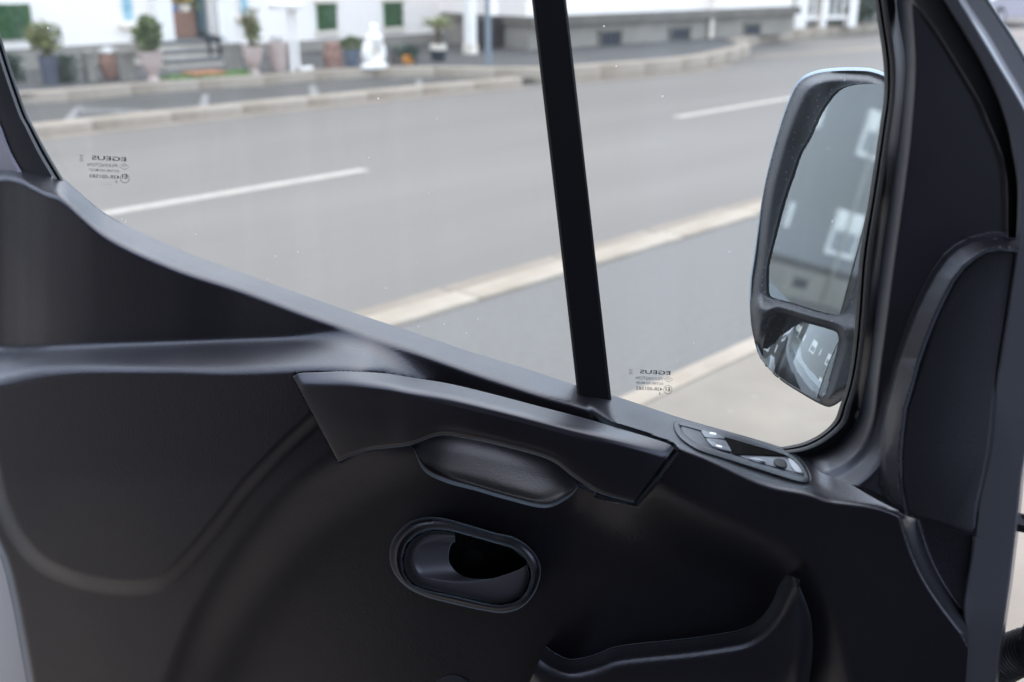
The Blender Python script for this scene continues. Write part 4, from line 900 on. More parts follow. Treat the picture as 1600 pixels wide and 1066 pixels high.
# green artificial hedge panels on the wall
for i, (a_, c_, t_, b_, lab) in enumerate(((-60, 47, 7, 63, 'large square green hedge panel on white wall beside the rear window edge'), (495, 524, 5, 47, 'green hedge panel on white wall between the white stand and the statue'), (599.5, 627, 3, 42, 'small green hedge panel on white wall nearest the palm'))):
    xa, xb = FX(a_, 30)[0], FX(c_, 30)[0]; zt, zb_ = FX((a_ + c_) / 2, t_)[1], FX((a_ + c_) / 2, b_)[1]
    t = thing('hedge_panel', lab, 'hedge panel', ((xa + xb) / 2, YH - 0.03, zb_), 0, 'green panels on the white house')
    m = MB(); m.box((0, 0, (zt - zb_) / 2), (xb - xa, 0.05, zt - zb_)); m.build('backing', TURF, t)
    m = MB(); ncl = int(700 * (xb - xa) * (zt - zb_))
    m.leaves(np.stack([rng.uniform(-(xb - xa) / 2, (xb - xa) / 2, ncl), rng.uniform(-0.07, -0.03, ncl), rng.uniform(0, zt - zb_, ncl)], 1), 0.06); o = m.build('leaves', TURF, t)
    for zz in (-0.04, zt - zb_ + 0.04):
        if i: m = MB(); m.box((0, -0.02, zz), (xb - xa + 0.12, 0.06, 0.07)); m.build('sill', STEP_LIGHT, t)

# steps up to the doorway
st = thing('entrance_steps', 'grey stone steps with cream risers leading to the brown doorway', 'steps', (FX(298, 60)[0], YH - 0.1, Z_PAVE))
sx0, sx1 = on_front(252, 100, YH - 1.0)[0], on_front(352, 100, YH - 1.0)[0]
nst = 3; rise = (z_sill - Z_PAVE) / nst
for i in range(nst):
    y0 = YH - 0.25 - (nst - i) * 0.34
    m = MB(); hb(m, sx0 + 0.12 * i, sx1 + 0.1 - 0.02 * i, y0, YH + 0.9, Z_PAVE + i * rise + (0.001 if i else 0), Z_PAVE + (i + 1) * rise - 0.05, st.location); m.build('riser', STEP_LIGHT, st)
    m = MB(); hb(m, sx0 - 0.03 + 0.12 * i, sx1 + 0.13 - 0.02 * i, y0 - 0.04, y0 + 0.36 if i < nst - 1 else YH + 0.9, Z_PAVE + (i + 1) * rise - 0.05, Z_PAVE + (i + 1) * rise, st.location); m.build('tread', STEP, st)
# grass strip and doormat at the foot of the steps
ga, gb = G(252, 124, Z_PAVE), G(398, 116, Z_PAVE)
gs = MB(); gs.box(((ga[0] + gb[0]) / 2, (ga[1] + gb[1]) / 2, Z_PAVE + 0.012), (gb[0] - ga[0], 0.42, 0.02)); ncl = 1500
gs.leaves(np.stack([rng.uniform(ga[0], gb[0], ncl), (ga[1] + gb[1]) / 2 + rng.uniform(-0.22, 0.22, ncl), Z_PAVE + rng.uniform(0.01, 0.05, ncl)], 1), 0.06)
tag(gs.build('grass', GRASS), 'strip of bright green grass along the foot of the steps', 'grass', kind='stuff')
ma, mc = G(290, 122, Z_PAVE), G(344, 118.5, Z_PAVE)
mm = MB(); mm.box((0, 0, 0.03), (mc[0] - ma[0], 0.40, 0.03)); dm = mm.build('doormat', ORANGE_MAT); dm.location = ((ma[0] + mc[0]) / 2, (ma[1] + mc[1]) / 2 - 0.02, Z_PAVE + 0.03)
tag(dm, 'orange brown mat lying on the grass in front of the steps', 'mat')

# ---------------------------------------------------------------- pots and plants
def at_px(px, py, z=Z_PAVE):
    P = on_ground(px, py, z); return P, mpp(P)
def crown_leaves(n, rx, rz, cz, size, clumps=9):
    cl = [np.array([rng.normal() * rx * 0.55, rng.normal() * rx * 0.55, cz + rng.normal() * rz * 0.5]) for _ in range(clumps)]
    out = []
    while len(out) < n:
        c = cl[rng.integers(clumps)]; p = c + rng.normal(size=3) * np.array([rx, rx, rz]) * 0.32
        if (p[0] / rx) ** 2 + (p[1] / rx) ** 2 + ((p[2] - cz) / rz) ** 2 < 1.25: out.append(p)
    return out
# slate tub with an open shrub
P, s = at_px(80, 132)
t = thing('potted_shrub', 'tall slate grey tub holding a loose yellow-green shrub', 'potted plant', P, 0, 'potted plants in front of the white house')
h = 44 * s; MB().lathe([(10 * s, 0), (11 * s, 0.02), (14.5 * s, h * 0.95), (15.5 * s, h), (13.5 * s, h), (13 * s, h * 0.9)]).build('pot', POT_GREY, t, True, 40)
m = MB(); [m.tube([(0, 0, h * 0.9), (rng.normal() * 3 * s, rng.normal() * 3 * s, h + 22 * s), (rng.normal() * 10 * s, rng.normal() * 10 * s, h + 40 * s)], [0.022, 0.016, 0.008], 6) for _ in range(8)]; m.build('stem', BARK, t)
MB().leaves(crown_leaves(420, 24 * s, 26 * s, h + 26 * s, 0.13, 12), 0.14, 0.2, 0.3).build('foliage', LEAF_OLIVE, t)['kind'] = 'stuff'
# terracotta bowl urn with pale flowers
def urn(px, py, prof, m_, lab, grp='potted plants in front of the white house', name='potted_plant', cat='potted plant'):
    P, s = at_px(px, py); t = thing(name, lab, cat, P, 0, grp)
    MB().lathe([(r * s, z * s) for r, z in prof], 32).build('pot', m_, t, True, 45); return t, s
t, s = urn(176, 124, [(9, 0), (11, 2), (13, 6), (17, 18), (18, 30), (16.5, 36), (18, 38), (18, 40), (15, 40), (14, 34)], TERRA, 'round terracotta urn topped with pale flowers, beside the slate tub')
MB().leaves(crown_leaves(160, 13 * s, 7 * s, 44 * s, 0.08, 6), 0.09).build('flowers', PETALW, t)['kind'] = 'stuff'
MB().leaves(crown_leaves(60, 13 * s, 5 * s, 41 * s, 0.08, 5), 0.10).build('foliage', LEAF, t)['kind'] = 'stuff'
t, s = urn(240, 127, [(9, 0), (9, 3), (5, 8), (6, 11), (13, 18), (16, 30), (17, 40), (18.5, 42), (18.5, 45), (15, 45), (14, 38)], TERRA_PALE, 'pale pink pedestal urn with a rounded green bush left of the steps')
MB().leaves(crown_leaves(420, 23 * s, 27 * s, 68 * s, 0.12, 12), 0.13).build('foliage', LEAF, t)['kind'] = 'stuff'
m = MB(); [m.tube([(0, 0, 42 * s), (rng.normal() * 5 * s, rng.normal() * 5 * s, 75 * s)], [0.02, 0.01], 6) for _ in range(5)]; m.build('stem', BARK, t)
t, s = urn(397, 116, [(9, 0), (9, 3), (5, 8), (6, 11), (12, 16), (14, 28), (15, 37), (16, 39), (16, 41), (13, 41)], TERRA_PALE, 'pale pink pedestal urn with a tall sparse plant right of the steps')
m = MB(); [m.tube([(0, 0, 38 * s), (rng.normal() * 4 * s, rng.normal() * 4 * s, 62 * s), (rng.normal() * 9 * s, rng.normal() * 6 * s, 98 * s)], [0.022, 0.018, 0.008], 6) for _ in range(6)]; m.build('stem', BARK, t)
MB().leaves(crown_leaves(260, 14 * s, 32 * s, 68 * s, 0.12, 9), 0.13, 0.2, 0.3).build('foliage', LEAF_OLIVE, t)['kind'] = 'stuff'
t, s = urn(436, 112, [(10, 0), (12, 4), (14, 20), (15, 34), (17, 40), (17, 44), (14, 44)], TERRA_PALE, 'tapered pinkish clay pot behind the white stand')
MB().leaves(crown_leaves(120, 10 * s, 6 * s, 47 * s, 0.1, 5), 0.1).build('flowers', PETALW, t)['kind'] = 'stuff'
t, s = urn(521, 105, [(13, 0), (14, 3), (14.5, 9), (13.5, 11), (14.5, 15), (14.5, 24), (12, 28), (12.5, 31), (11, 38), (9, 38)], TERRA, 'two tone red clay barrel pot left of the blue grey pot')
m = MB(); m.lathe([(14.7 * s, 9 * s), (15.1 * s, 11 * s), (14.7 * s, 13 * s)], 32); m.lathe([(12.4 * s, 27 * s), (13 * s, 29 * s), (12.6 * s, 31 * s)], 32); m.build('clay_band', TERRA_RED, t, True, 45)
t, s = urn(551, 104, [(9, 0), (10, 2), (12, 20), (12.5, 24), (10.5, 24)], POT_BLUE, 'small blue grey pot with a green plant beside the white statue')
MB().leaves(crown_leaves(220, 14 * s, 11 * s, 34 * s, 0.10, 8), 0.13, 0.1, 0.25).build('foliage', LEAF, t)['kind'] = 'stuff'
# low trough with dark plants and orange flowers
P, s = at_px(632, 100)
t = thing('flower_trough', 'low dark trough of plants with orange flowers right of the white statue', 'planter', P, 0)
m = MB(); m.box((0, 0, 6 * s), (44 * s, 14 * s, 12 * s)); m.build('trough', mat('brown_trough', (0.09, 0.07, 0.055), 0.8), t)
MB().leaves(crown_leaves(300, 21 * s, 10 * s, 18 * s, 0.09, 9), 0.10).build('foliage', LEAF_DARK, t)['kind'] = 'stuff'
MB().leaves([(rng.normal() * 5 * s, -8 * s + rng.normal() * 2 * s, 8 * s + rng.normal() * 3 * s) for _ in range(60)], 0.09).build('flowers', ORANGE, t)['kind'] = 'stuff'
# potted palm
P, s = at_px(685, 95)
t = thing('potted_palm', 'small palm in a black pot with a cream rim near the white gate post', 'potted palm', P, 0, 'potted plants in front of the white house')
MB().lathe([(9 * s, 0), (11 * s, 3 * s), (13 * s, 16 * s), (12 * s, 17 * s), (10 * s, 15 * s)], 28).build('pot', POT_BLACK, t, True, 45)
MB().lathe([(12.6 * s, 16.5 * s), (13.2 * s, 18 * s), (12.6 * s, 25 * s), (10.5 * s, 25 * s), (10 * s, 19 * s)], 28).build('pot_rim', STEP_LIGHT, t, True, 45)
m = MB(); m.tube([(0, 0, 20 * s), (0.3 * s, 0, 38 * s), (0, 0, 52 * s)], [4 * s, 3.6 * s, 5 * s], 10); m.build('trunk', BARK, t, True)
for i in range(34):
    a_ = rng.uniform(0, 2 * pi); e = rng.uniform(0.1, 1.25); L = rng.uniform(24, 38) * s
    m = MB(); pts = []
    for q in np.linspace(0, 1, 8):
        r_ = L * q * cos(e * (1 - 0.55 * q)); z_ = 50 * s + L * (sin(e) * q - 0.42 * q * q); pts.append(np.array([r_ * cos(a_), r_ * sin(a_), z_]))
    for k_ in range(7):
        side = np.array([-sin(a_), cos(a_), 0]); w0 = 3.2 * s * sin(pi * (k_ + 0.6) / 7.6); w1 = 3.2 * s * sin(pi * (k_ + 1.6) / 7.6) if k_ < 6 else 0
        m.add([pts[k_] - side * w0 - [0, 0, w0 * .5], pts[k_], pts[k_ + 1], pts[k_ + 1] - side * w1 - [0, 0, w1 * .5]], [(0, 1, 2, 3)])
        m.add([pts[k_], pts[k_] + side * w0 - [0, 0, w0 * .5], pts[k_ + 1] + side * w1 - [0, 0, w1 * .5], pts[k_ + 1]], [(0, 1, 2, 3)])
    m.build('frond', LEAF_OLIVE, t)
# clipped low hedge at the left
for xa_, xb_, lab in ((-40, 66, 'low dark green hedge left of the slate tub'), (94, 142, 'short piece of low dark green hedge right of the slate tub')):
    Pa, s = at_px(xa_, 131); Pb, _ = at_px(xb_, 131); yy = (Pa[1] + Pb[1]) / 2 + 0.35
    t = thing('low_hedge', lab, 'hedge', ((Pa[0] + Pb[0]) / 2, yy, Z_PAVE), 0, 'low hedges in front of the white house'); L = Pb[0] - Pa[0]; hh = 41 * s; ncl = int(1700 * L)
    m = MB(); m.leaves(np.stack([rng.uniform(-L / 2, L / 2, ncl), rng.uniform(-0.22, 0.22, ncl), rng.uniform(0.0, hh, ncl) ** 1.0], 1), 0.09); m.build('foliage', LEAF_DARK, t)
    m = MB(); [m.tube([(x_, 0, 0), (x_ + 0.03, 0.02, hh * 0.8)], 0.012, 5) for x_ in np.linspace(-L / 2.2, L / 2.2, max(3, int(L * 4)))]; m.build('stems', BARK, t)['kind'] = 'stuff'
# stone corner posts of the front border
for px, py, wpx, hpx, lab in ((148, 127, 13, 40, 'pale stone border post between the hedge and the terracotta urn'), (206, 126, 20, 40, 'wide pale stone border post left of the pink urn'), (371, 112, 20, 38, 'pale stone border post right of the steps')):
    P, s = at_px(px, py); m = MB(); m.box((0, 0, hpx * s / 2), (wpx * s, 0.18, hpx * s)); m.box((0, 0, hpx * s + 0.02), (wpx * s + 0.05, 0.23, 0.05)); o = m.build('border_post', PLINTH); o.location = P + np.array([0, 0.12, 0])
    tag(o, lab, 'post', 'stone border posts')
# round sign on a thin pole
P, s = at_px(166, 108); P = P + np.array([0, 0.9, 0]); zt = FX(160, 30, P[1])[1] - Z_PAVE
t = thing('round_sign', 'faded red round sign on a thin pole above the terracotta urn', 'sign', P)
m = MB(); m.tube([(0, 0, 0), (-0.02, 0, zt + 0.5)], 0.016, 8); m.build('pole', SIGNGREY, t)
m = MB(); m.tube([(-0.02, -0.045, zt), (-0.02, -0.025, zt)], 8.5 * s, 24); m.build('sign_disc', SIGNRED, t)
m = MB(); m.tube([(-0.02, -0.05, zt), (-0.02, -0.046, zt)], 4.5 * s, 20); m.build('sign_centre', TERRA, t)
# white metal stand
P, s = at_px(463, 112)
t = thing('white_stand', 'white metal stand with a round top and an L shaped foot on the pavement', 'stand', P)
MB().lathe([(0.0, 94 * s), (26 * s, 94 * s), (28 * s, 97 * s), (28 * s, 101 * s), (20 * s, 106 * s), (6 * s, 109 * s)], 32, (-10 * s, 0, 0)).build('top', WHITE_PAINT, t, True, 40)
m = MB(); m.tube([(-6 * s, 0, 0), (-6 * s, 0, 94 * s)], 3.4 * s, 12); m.build('leg', WHITE_PAINT, t, True, 60)
m = MB(); m.tube([(4 * s, 0, 8 * s), (4 * s, 0, 94 * s)], 3.0 * s, 12); m.build('leg', WHITE_PAINT, t, True, 60)
m = MB(); m.tube([(4 * s, 0, 12 * s), (5 * s, 0, 6 * s), (10 * s, 0, 3.5 * s), (30 * s, 0, 3.2 * s)], 3.2 * s, 12); m.build('foot', WHITE_PAINT, t, True, 60)
# white statue with a ring
P, s = at_px(585, 107)
t = thing('garden_statue', 'white rounded garden statue with a ring shaped body on the pavement', 'statue', P)
MB().lathe([(22 * s, 0), (24 * s, 2 * s), (23 * s, 6 * s), (19 * s, 9 * s)], 32, sy=0.6).build('base', WHITE_PAINT, t, True, 45)
m = MB(); ang = np.linspace(0, 2 * pi, 33)[:-1]
ringc = [(14.5 * s * cos(a_), 0, 24 * s + 14.5 * s * sin(a_)) for a_ in ang]
vv = []; nn = 14
for a_ in ang:
    for b_ in np.linspace(0, 2 * pi, nn, endpoint=False):
        r_ = 14 * s + 8.0 * s * cos(b_); vv.append((r_ * cos(a_), 9 * s * sin(b_), 24 * s + r_ * sin(a_)))
m.add(vv, [(i * nn + k_, i * nn + (k_ + 1) % nn, ((i + 1) % 32) * nn + (k_ + 1) % nn, ((i + 1) % 32) * nn + k_) for i in range(32) for k_ in range(nn)]); m.build('ring', WHITE_PAINT, t, True)
MB().lathe([(3 * s, -6 * s), (7 * s, -4 * s), (8 * s, 0), (6 * s, 4 * s), (2 * s, 6 * s)], 20, (0, 2 * s, 24 * s)).build('inner_ball', STEP_LIGHT, t, True)
MB().lathe([(14 * s, 40 * s), (15 * s, 45 * s), (12 * s, 50 * s), (7.5 * s, 54 * s), (6.5 * s, 58 * s), (8 * s, 61 * s), (7 * s, 65 * s), (2 * s, 67 * s)], 24, (1 * s, 0, 0)).build('bust', WHITE_PAINT, t, True)
# door counter flowers and blue bundle
zc = FX(298, 20)[1]
t = thing('bouquet', 'bunch of yellow and orange flowers above the brown door panel', 'flowers', (FX(300, 20)[0], YH + 0.29, zc))
MB().lathe([(0.09, 0.0), (0.12, 0.02), (0.13, 0.13), (0.11, 0.14)], 16).build('vase', STEP_LIGHT, t, True, 45)
MB().leaves([(rng.normal() * 0.16, rng.normal() * 0.09, 0.26 + rng.normal() * 0.1) for _ in range(130)], 0.11).build('yellow_flowers', YELLOW, t)['kind'] = 'stuff'
MB().leaves([(rng.normal() * 0.2, rng.normal() * 0.09, 0.24 + rng.normal() * 0.12) for _ in range(60)], 0.11).build('orange_flowers', ORANGE, t)['kind'] = 'stuff'
MB().leaves([(rng.normal() * 0.18, rng.normal() * 0.1, 0.2 + rng.normal() * 0.08) for _ in range(60)], 0.13).build('foliage', LEAF, t)['kind'] = 'stuff'
m = MB(); m.lathe([(0.1, 0), (0.17, 0.05), (0.15, 0.14), (0.05, 0.19)], 18, sy=0.7); bb = m.build('cloth_bundle', BLUE, None, True); bb.location = (FX(277, 20)[0], YH + 0.29, zc)
tag(bb, 'blue cloth bundle lying on the left end of the brown door panel', 'cloth')

# ---------------------------------------------------------------- black dog on the steps
def skin_mesh(name, verts, edges, radii, m_, parent=None, root=0, sub=2):
    me = bpy.data.meshes.new(name); me.from_pydata(verts, edges, []); o = bpy.data.objects.new(name, me); COL.objects.link(o)
    md = o.modifiers.new('skin', 'SKIN'); sl = me.skin_vertices[0].data
    for i, r_ in enumerate(radii): sl[i].radius = (r_, r_) if not hasattr(r_, '__len__') else r_
    sl[root].use_root = True
    sb = o.modifiers.new('sub', 'SUBSURF'); sb.levels = sub; sb.render_levels = sub
    me2 = bpy.data.meshes.new_from_object(o.evaluated_get(bpy.context.evaluated_depsgraph_get())); bpy.data.objects.remove(o); bpy.data.meshes.remove(me)
    me2.polygons.foreach_set('use_smooth', [True] * len(me2.polygons)); me2.name = name
    return link(name, me2, m_, parent)
Pd = on_front(336, 88, YH - 0.95)
step_top = Z_PAVE + rise
dogz = Z_PAVE + rise * 1.0
V_ = [(0, 0, .44), (.16, 0, .46), (.32, 0, .47), (.42, 0, .55), (.50, 0, .63), (.58, 0, .62), (.67, 0, .58),  # spine neck head muzzle (0..6)
      (.02, .07, .34), (-.05, .08, .20), (.0, .08, .03), (.06, .08, .015), (.02, -.07, .34), (-.05, -.08, .20), (.0, -.08, .03), (.06, -.08, .015),
      (.31, .06, .32), (.29, .07, .18), (.30, .07, .03), (.35, .07, .015), (.31, -.06, .32), (.29, -.07, .18), (.30, -.07, .03), (.35, -.07, .015),
      (-.08, 0, .46), (-.18, 0, .40), (-.26, 0, .30), (.50, .06, .70), (.50, -.06, .70)]
E_ = [(0, 1), (1, 2), (2, 3), (3, 4), (4, 5), (5, 6), (0, 7), (7, 8), (8, 9), (9, 10), (0, 11), (11, 12), (12, 13), (13, 14), (2, 15), (15, 16), (16, 17), (17, 18), (2, 19), (19, 20), (20, 21), (21, 22), (0, 23), (23, 24), (24, 25), (4, 26), (4, 27)]
R_ = [.10, .095, .11, .075, .075, .05, .032, .065, .032, .024, .022, .065, .032, .024, .022, .05, .03, .024, .022, .05, .03, .024, .022, .03, .018, .01, .025, .025]
dog = skin_mesh('dog', V_, E_, R_, DOGMAT)
dog.location = (on_front(343, 80, YH - 1.0)[0], YH - 1.02, Z_PAVE + rise); dog.rotation_euler = (0, 0, radians(163)); dog.scale = (0.56, 0.62, 0.64)
tag(dog, 'small black dog standing on the steps in front of the brown doorway', 'dog')

# ---------------------------------------------------------------- gate post, driveway gate, sign post, cream wall behind
P, s = at_px(735, 84)
t = thing('gate_post', 'tall square white gate post at the end of the white house', 'gate post', P)
m = MB(); m.box((0, 0, 1.1), (14 * s, 14 * s, 2.2)); m.build('shaft', WHITE_PAINT, t); m = MB(); m.box((0, 0, 2.26), (18 * s, 18 * s, 0.12)); m.build('cap', WHITE_PAINT, t)
m = MB(); m.box((0, 0, 0.09), (16.5 * s, 16.5 * s, 0.18)); m.build('foot', STEP_LIGHT, t)
P, s = at_px(763, 101)
t = thing('street_sign', 'blue grey sign post with a small white and red sign by the kerb', 'street sign', P)
m = MB(); m.tube([(0, 0, 0), (0, 0, 3.0)], 4.6 * s, 14); m.build('post', SIGNGREY, t, True, 60)
zt = on_front(768, 10, P[1])[2] - Z_PAVE
m = MB(); m.box((6 * s, -0.07, zt + 0.12), (16 * s, 0.02, 0.52)); m.build('sign_plate', WHITE_PAINT, t)
m = MB(); m.box((1 * s, -0.085, zt + 0.28), (7 * s, 0.006, 0.2)); m.build('red_panel', SIGNRED, t)
Pg = on_ground(800, 74, Z_PAVE); YG = Pg[1]
xa, xb = on_front(742, 50, YG)[0], on_front(792, 50, YG)[0]; zt = on_front(766, 27, YG)[2]
t = thing('driveway_gate', 'dark brown driveway gate behind the sign post', 'gate', ((xa + xb) / 2, YG, Z_PAVE))
m = MB(); m.box((0, 0, (zt - Z_PAVE) / 2), (xb - xa, 0.06, zt - Z_PAVE - 0.05)); m.build('frame', DARKBROWN, t)
for i in range(9):
    m = MB(); m.box((-(xb - xa) / 2 + (i + 0.5) * (xb - xa) / 9, -0.045, (zt - Z_PAVE) / 2), ((xb - xa) / 9 - 0.03, 0.03, zt - Z_PAVE - 0.12)); m.build('board', DARKBROWN, t)
xc = on_front(846, 50, YG)[0]; xd = on_front(802, 50, YG)[0]; zt2 = on_front(815, 26, YG)[2]
t = thing('picket_fence', 'pale picket fence on a low wall between the brown gate and the long white building', 'fence', ((xb + xc) / 2 + 0.5, YG, Z_PAVE)); cx_ = (xb + xc) / 2 + 0.5
m = MB(); m.box((xb + 0.12 - cx_, 0, (zt2 - Z_PAVE) / 2 + 0.05), (0.26, 0.26, zt2 - Z_PAVE + 0.1)); m.build('post', CREAM_WALL, t)
x_end = on_front(895, 50, YG)[0] + 0.5
m = MB(); m.box(((xb + 0.26 + x_end) / 2 - cx_, 0, 0.12), (x_end - xb - 0.26, 0.2, 0.24)); m.build('low_wall', PLINTH, t)
for zz in (0.45, zt2 - Z_PAVE - 0.2):
    m = MB(); m.box(((xb + 0.26 + x_end) / 2 - cx_, 0.03, zz), (x_end - xb - 0.26, 0.035, 0.07)); m.build('rail', WHITE_PAINT, t)
nP = int((x_end - xb - 0.3) / 0.16); pk = None
for i in range(nP):
    if pk is None:
        m = MB(); m.box((0, 0, 0.24 + (zt2 - Z_PAVE - 0.24) / 2), (0.085, 0.025, zt2 - Z_PAVE - 0.26)); pk = m.build('picket', WHITE_PAINT, t); o = pk
    else: o = pk.copy(); COL.objects.link(o)
    o.location = (xb + 0.36 + i * 0.16 - cx_, -0.01, 0)
# darker bushes behind the pickets
m = MB(); ncl = 1500; m.leaves(np.stack([rng.uniform(xd, x_end, ncl), YG + rng.uniform(0.5, 1.1, ncl), Z_PAVE + rng.uniform(0, 0.85, ncl)], 1), 0.12)
tag(m.build('shrubbery', LEAF_DARK), 'dark shrubs growing behind the pale picket fence', 'shrubs', kind='stuff')
YC = YG + 5
bb = thing('cream_building', 'cream rendered building standing back behind the brown gate', 'building', (on_front(790, 20, YC)[0], YC, Z_PAVE))
x0_, x1_ = on_front(700, 20, YC)[0], on_front(960, 20, YC)[0]; b0 = bb.location
m = MB(); hb(m, x0_, x1_, YC, YC + 6, Z_PAVE, 5.5, b0); m.build('wall', CREAM_WALL, bb)
m = MB(); hb(m, x0_, x1_, YC - 0.05, YC, Z_PAVE, 0.9, b0); m.build('plinth', PLINTH, bb)
m = MB(); hb(m, x0_ - .3, x1_ + .3, YC - 0.4, YC + 6.4, 5.5, 5.8, b0); m.build('roof', mat('red_tile_roof', (0.22, 0.10, 0.07), 0.8, var=0.2), bb)

# ---------------------------------------------------------------- long white building with basement windows
A0, A1 = on_ground(893, 74, Z_PAVE), on_ground(1236, 51.5, Z_PAVE)
ang = atan2(A1[1] - A0[1], A1[0] - A0[0]); LB = math.hypot(A1[0] - A0[0], A1[1] - A0[1])
lb = thing('long_white_building', 'long low white building on a grey plinth with dark basement windows', 'building', (A0[0], A0[1], Z_PAVE), ang)
def on_lb(px, py):     # photo point on that facade -> (along, height)
    n_ = np.array([-sin(ang), cos(ang), 0]); d = ray(px, py); t_ = ((A0 - EYE) @ n_) / (d @ n_); Q = EYE + d * t_
    return (Q - A0) @ np.array([cos(ang), sin(ang), 0]), Q[2] - Z_PAVE
zb1 = on_lb(1000, 33)[1]; zb0 = on_lb(1000, 27)[1] + 0.02; zb0 = max(zb0, zb1 + 0.18)
x_l = -1.2
m = MB(); m.box(((x_l + LB) / 2, 3.0, zb0 + 2.2), (LB - x_l, 5.9, 4.4)); m.build('wall', WHITE_WALL, lb)
m = MB(); m.box(((x_l + LB) / 2, 2.95, zb1 / 2), (LB - x_l, 6.0, zb1)); pl = m.build('plinth', PLINTH, lb)
m = MB(); m.box(((x_l + LB) / 2, 2.9, (zb0 + zb1) / 2), (LB - x_l + 0.1, 6.2, zb0 - zb1)); m.build('plinth_band', PLINTH_DARK, lb)
m = MB(); m.box(((x_l + LB) / 2, 3.0, zb0 + 4.55), (LB - x_l + 0.8, 6.8, 0.3)); m.build('roof', mat('grey_flat_roof', (0.12, 0.12, 0.13), 0.8), lb)
for xa_, xb_, ya_, yb_ in ((933, 966, 50, 70), (1043, 1073, 45, 61), (1160, 1183, 38.5, 54)):
    u0, _ = on_lb(xa_, (ya_ + yb_) / 2); u1, _ = on_lb(xb_, (ya_ + yb_) / 2); zt_ = on_lb((xa_ + xb_) / 2, ya_)[1]; zb_ = on_lb((xa_ + xb_) / 2, yb_)[1]
    m = MB(); m.box(((u0 + u1) / 2, -0.065, (zt_ + zb_) / 2), (u1 - u0, 0.03, zt_ - zb_)); f = m.build('basement_window', DARKHOLE, lb)
    m = MB()
    for q in ((-1, 0), (1, 0)): m.box(((u0 + u1) / 2 + q[0] * (u1 - u0) / 2, -0.08, (zt_ + zb_) / 2), (0.05, 0.05, zt_ - zb_ + 0.05))
    m.box(((u0 + u1) / 2, -0.08, zt_ + 0.02), (u1 - u0 + 0.1, 0.06, 0.05)); m.build('frame', PLINTH_DARK, f)
    m = MB(); [m.tube([(u0 + (u1 - u0) * k_ / 5, -0.09, zb_), (u0 + (u1 - u0) * k_ / 5, -0.09, zt_)], 0.012, 6) for k_ in range(1, 5)]; m.build('bars', POT_GREY, f)
ud = on_lb(1105, 40)[0]
m = MB(); m.tube([(ud, -0.12, 0.02), (ud, -0.12, 4.6)], 0.055, 12); m.build('drainpipe', STEP_LIGHT, lb, True, 60)
for k_ in range(6):
    u0 = 2.5 + k_ * (LB - 4) / 5.5; m = MB(); m.box((u0, 0.03, zb0 + 2.35), (1.3, 0.06, 1.6)); f = m.build('window', WHITE_PAINT, lb); m = MB(); m.box((u0, -0.01, zb0 + 2.35), (1.1, 0.03, 1.4)); m.build('pane', PANE, f)
# white garden gate at its end, greenery and a dark hedge
B0, B1 = on_ground(1246, 44, Z_PAVE), on_ground(1332, 41.5, Z_PAVE)
gt = thing('garden_gate', 'white barred garden gate between the long white building and the dark hedge', 'gate', (B0[0], B0[1], Z_PAVE), atan2(B1[1] - B0[1], B1[0] - B0[0])); LG = math.hypot(B1[0] - B0[0], B1[1] - B0[1])
for u0, wd in ((0.0, 0.36), (LG * 0.42, 0.16), (LG - 0.1, 0.26)):
    m = MB(); m.box((u0, 0, 1.0), (wd, 0.2, 2.0)); m.build('post', WHITE_PAINT, gt)
for zz in (0.25, 1.6):
    m = MB(); m.box((LG / 2, 0.04, zz), (LG, 0.05, 0.10)); m.build('rail', WHITE_PAINT, gt)
pk = None
for i in range(int(LG / 0.24)):
    if pk is None: m = MB(); m.box((0, 0.02, 0.95), (0.07, 0.03, 1.5)); pk = m.build('bar', WHITE_PAINT, gt); o = pk
    else: o = pk.copy(); COL.objects.link(o)
    o.location.x = 0.28 + i * 0.24
def bush(loc, n, rx, ry, rz, size, m_, lab, name='garden_bush', cat='bush'):
    t = thing(name, lab, cat, loc); mb_ = MB(); c = rng.normal(size=(n, 3)); c /= np.linalg.norm(c, axis=1)[:, None]; c *= rng.uniform(0.35, 1.0, n)[:, None] ** 0.5
    lump = 1 + 0.22 * np.sin(c[:, 0] * 5 + 1) * np.cos(c[:, 2] * 4)
    mb_.leaves(np.stack([c[:, 0] * rx * lump, c[:, 1] * ry, rz + c[:, 2] * rz * lump], 1), size); mb_.build('foliage', m_, t)
    mb_ = MB(); [mb_.tube([(rng.normal() * 0.1 * rx, 0, 0), (rng.normal() * 0.4 * rx, rng.normal() * 0.2 * ry, rz * 1.4)], [0.04, 0.015], 6) for _ in range(6)]; mb_.build('stem', BARK, t)
    return t
gm = (B0 + B1) / 2
bush((B0[0] + 0.6, B0[1] + 1.6, Z_PAVE), 1500, 2.0, 1.0, 1.3, 0.22, mat('fresh_leaf_green', (0.13, 0.20, 0.05), 0.5, vscale=4, color2=(0.21, 0.28, 0.09)), 'fresh green bush behind the left half of the white garden gate')
bush((B0[0] + LG * 0.8, B0[1] + 2.0, Z_PAVE), 1500, 1.9, 1.0, 1.2, 0.22, LEAF, 'darker green bush behind the right half of the white garden gate')
H0 = on_ground(1352, 41, Z_PAVE)
bush((H0[0] + 1.0, H0[1] + 0.8, Z_PAVE - 0.1), 2600, 2.6, 0.9, 1.1, 0.2, LEAF_DARK, 'dark hedge bush right of the white garden gate')
# things further along the far side
m = MB(); far0 = on_ground(1500, 30, Z_PAVE)
fb = thing('far_house', 'pale house further along the far side of the street', 'house', (far0[0] + 16, far0[1] + 9, Z_PAVE))
m = MB(); m.box((0, 3, 3), (16, 8, 6)); m.build('wall', CREAM_WALL, fb); m = MB(); m.box((0, 3, 6.2), (17, 9, 0.4)); m.build('roof', PLINTH_DARK, fb)

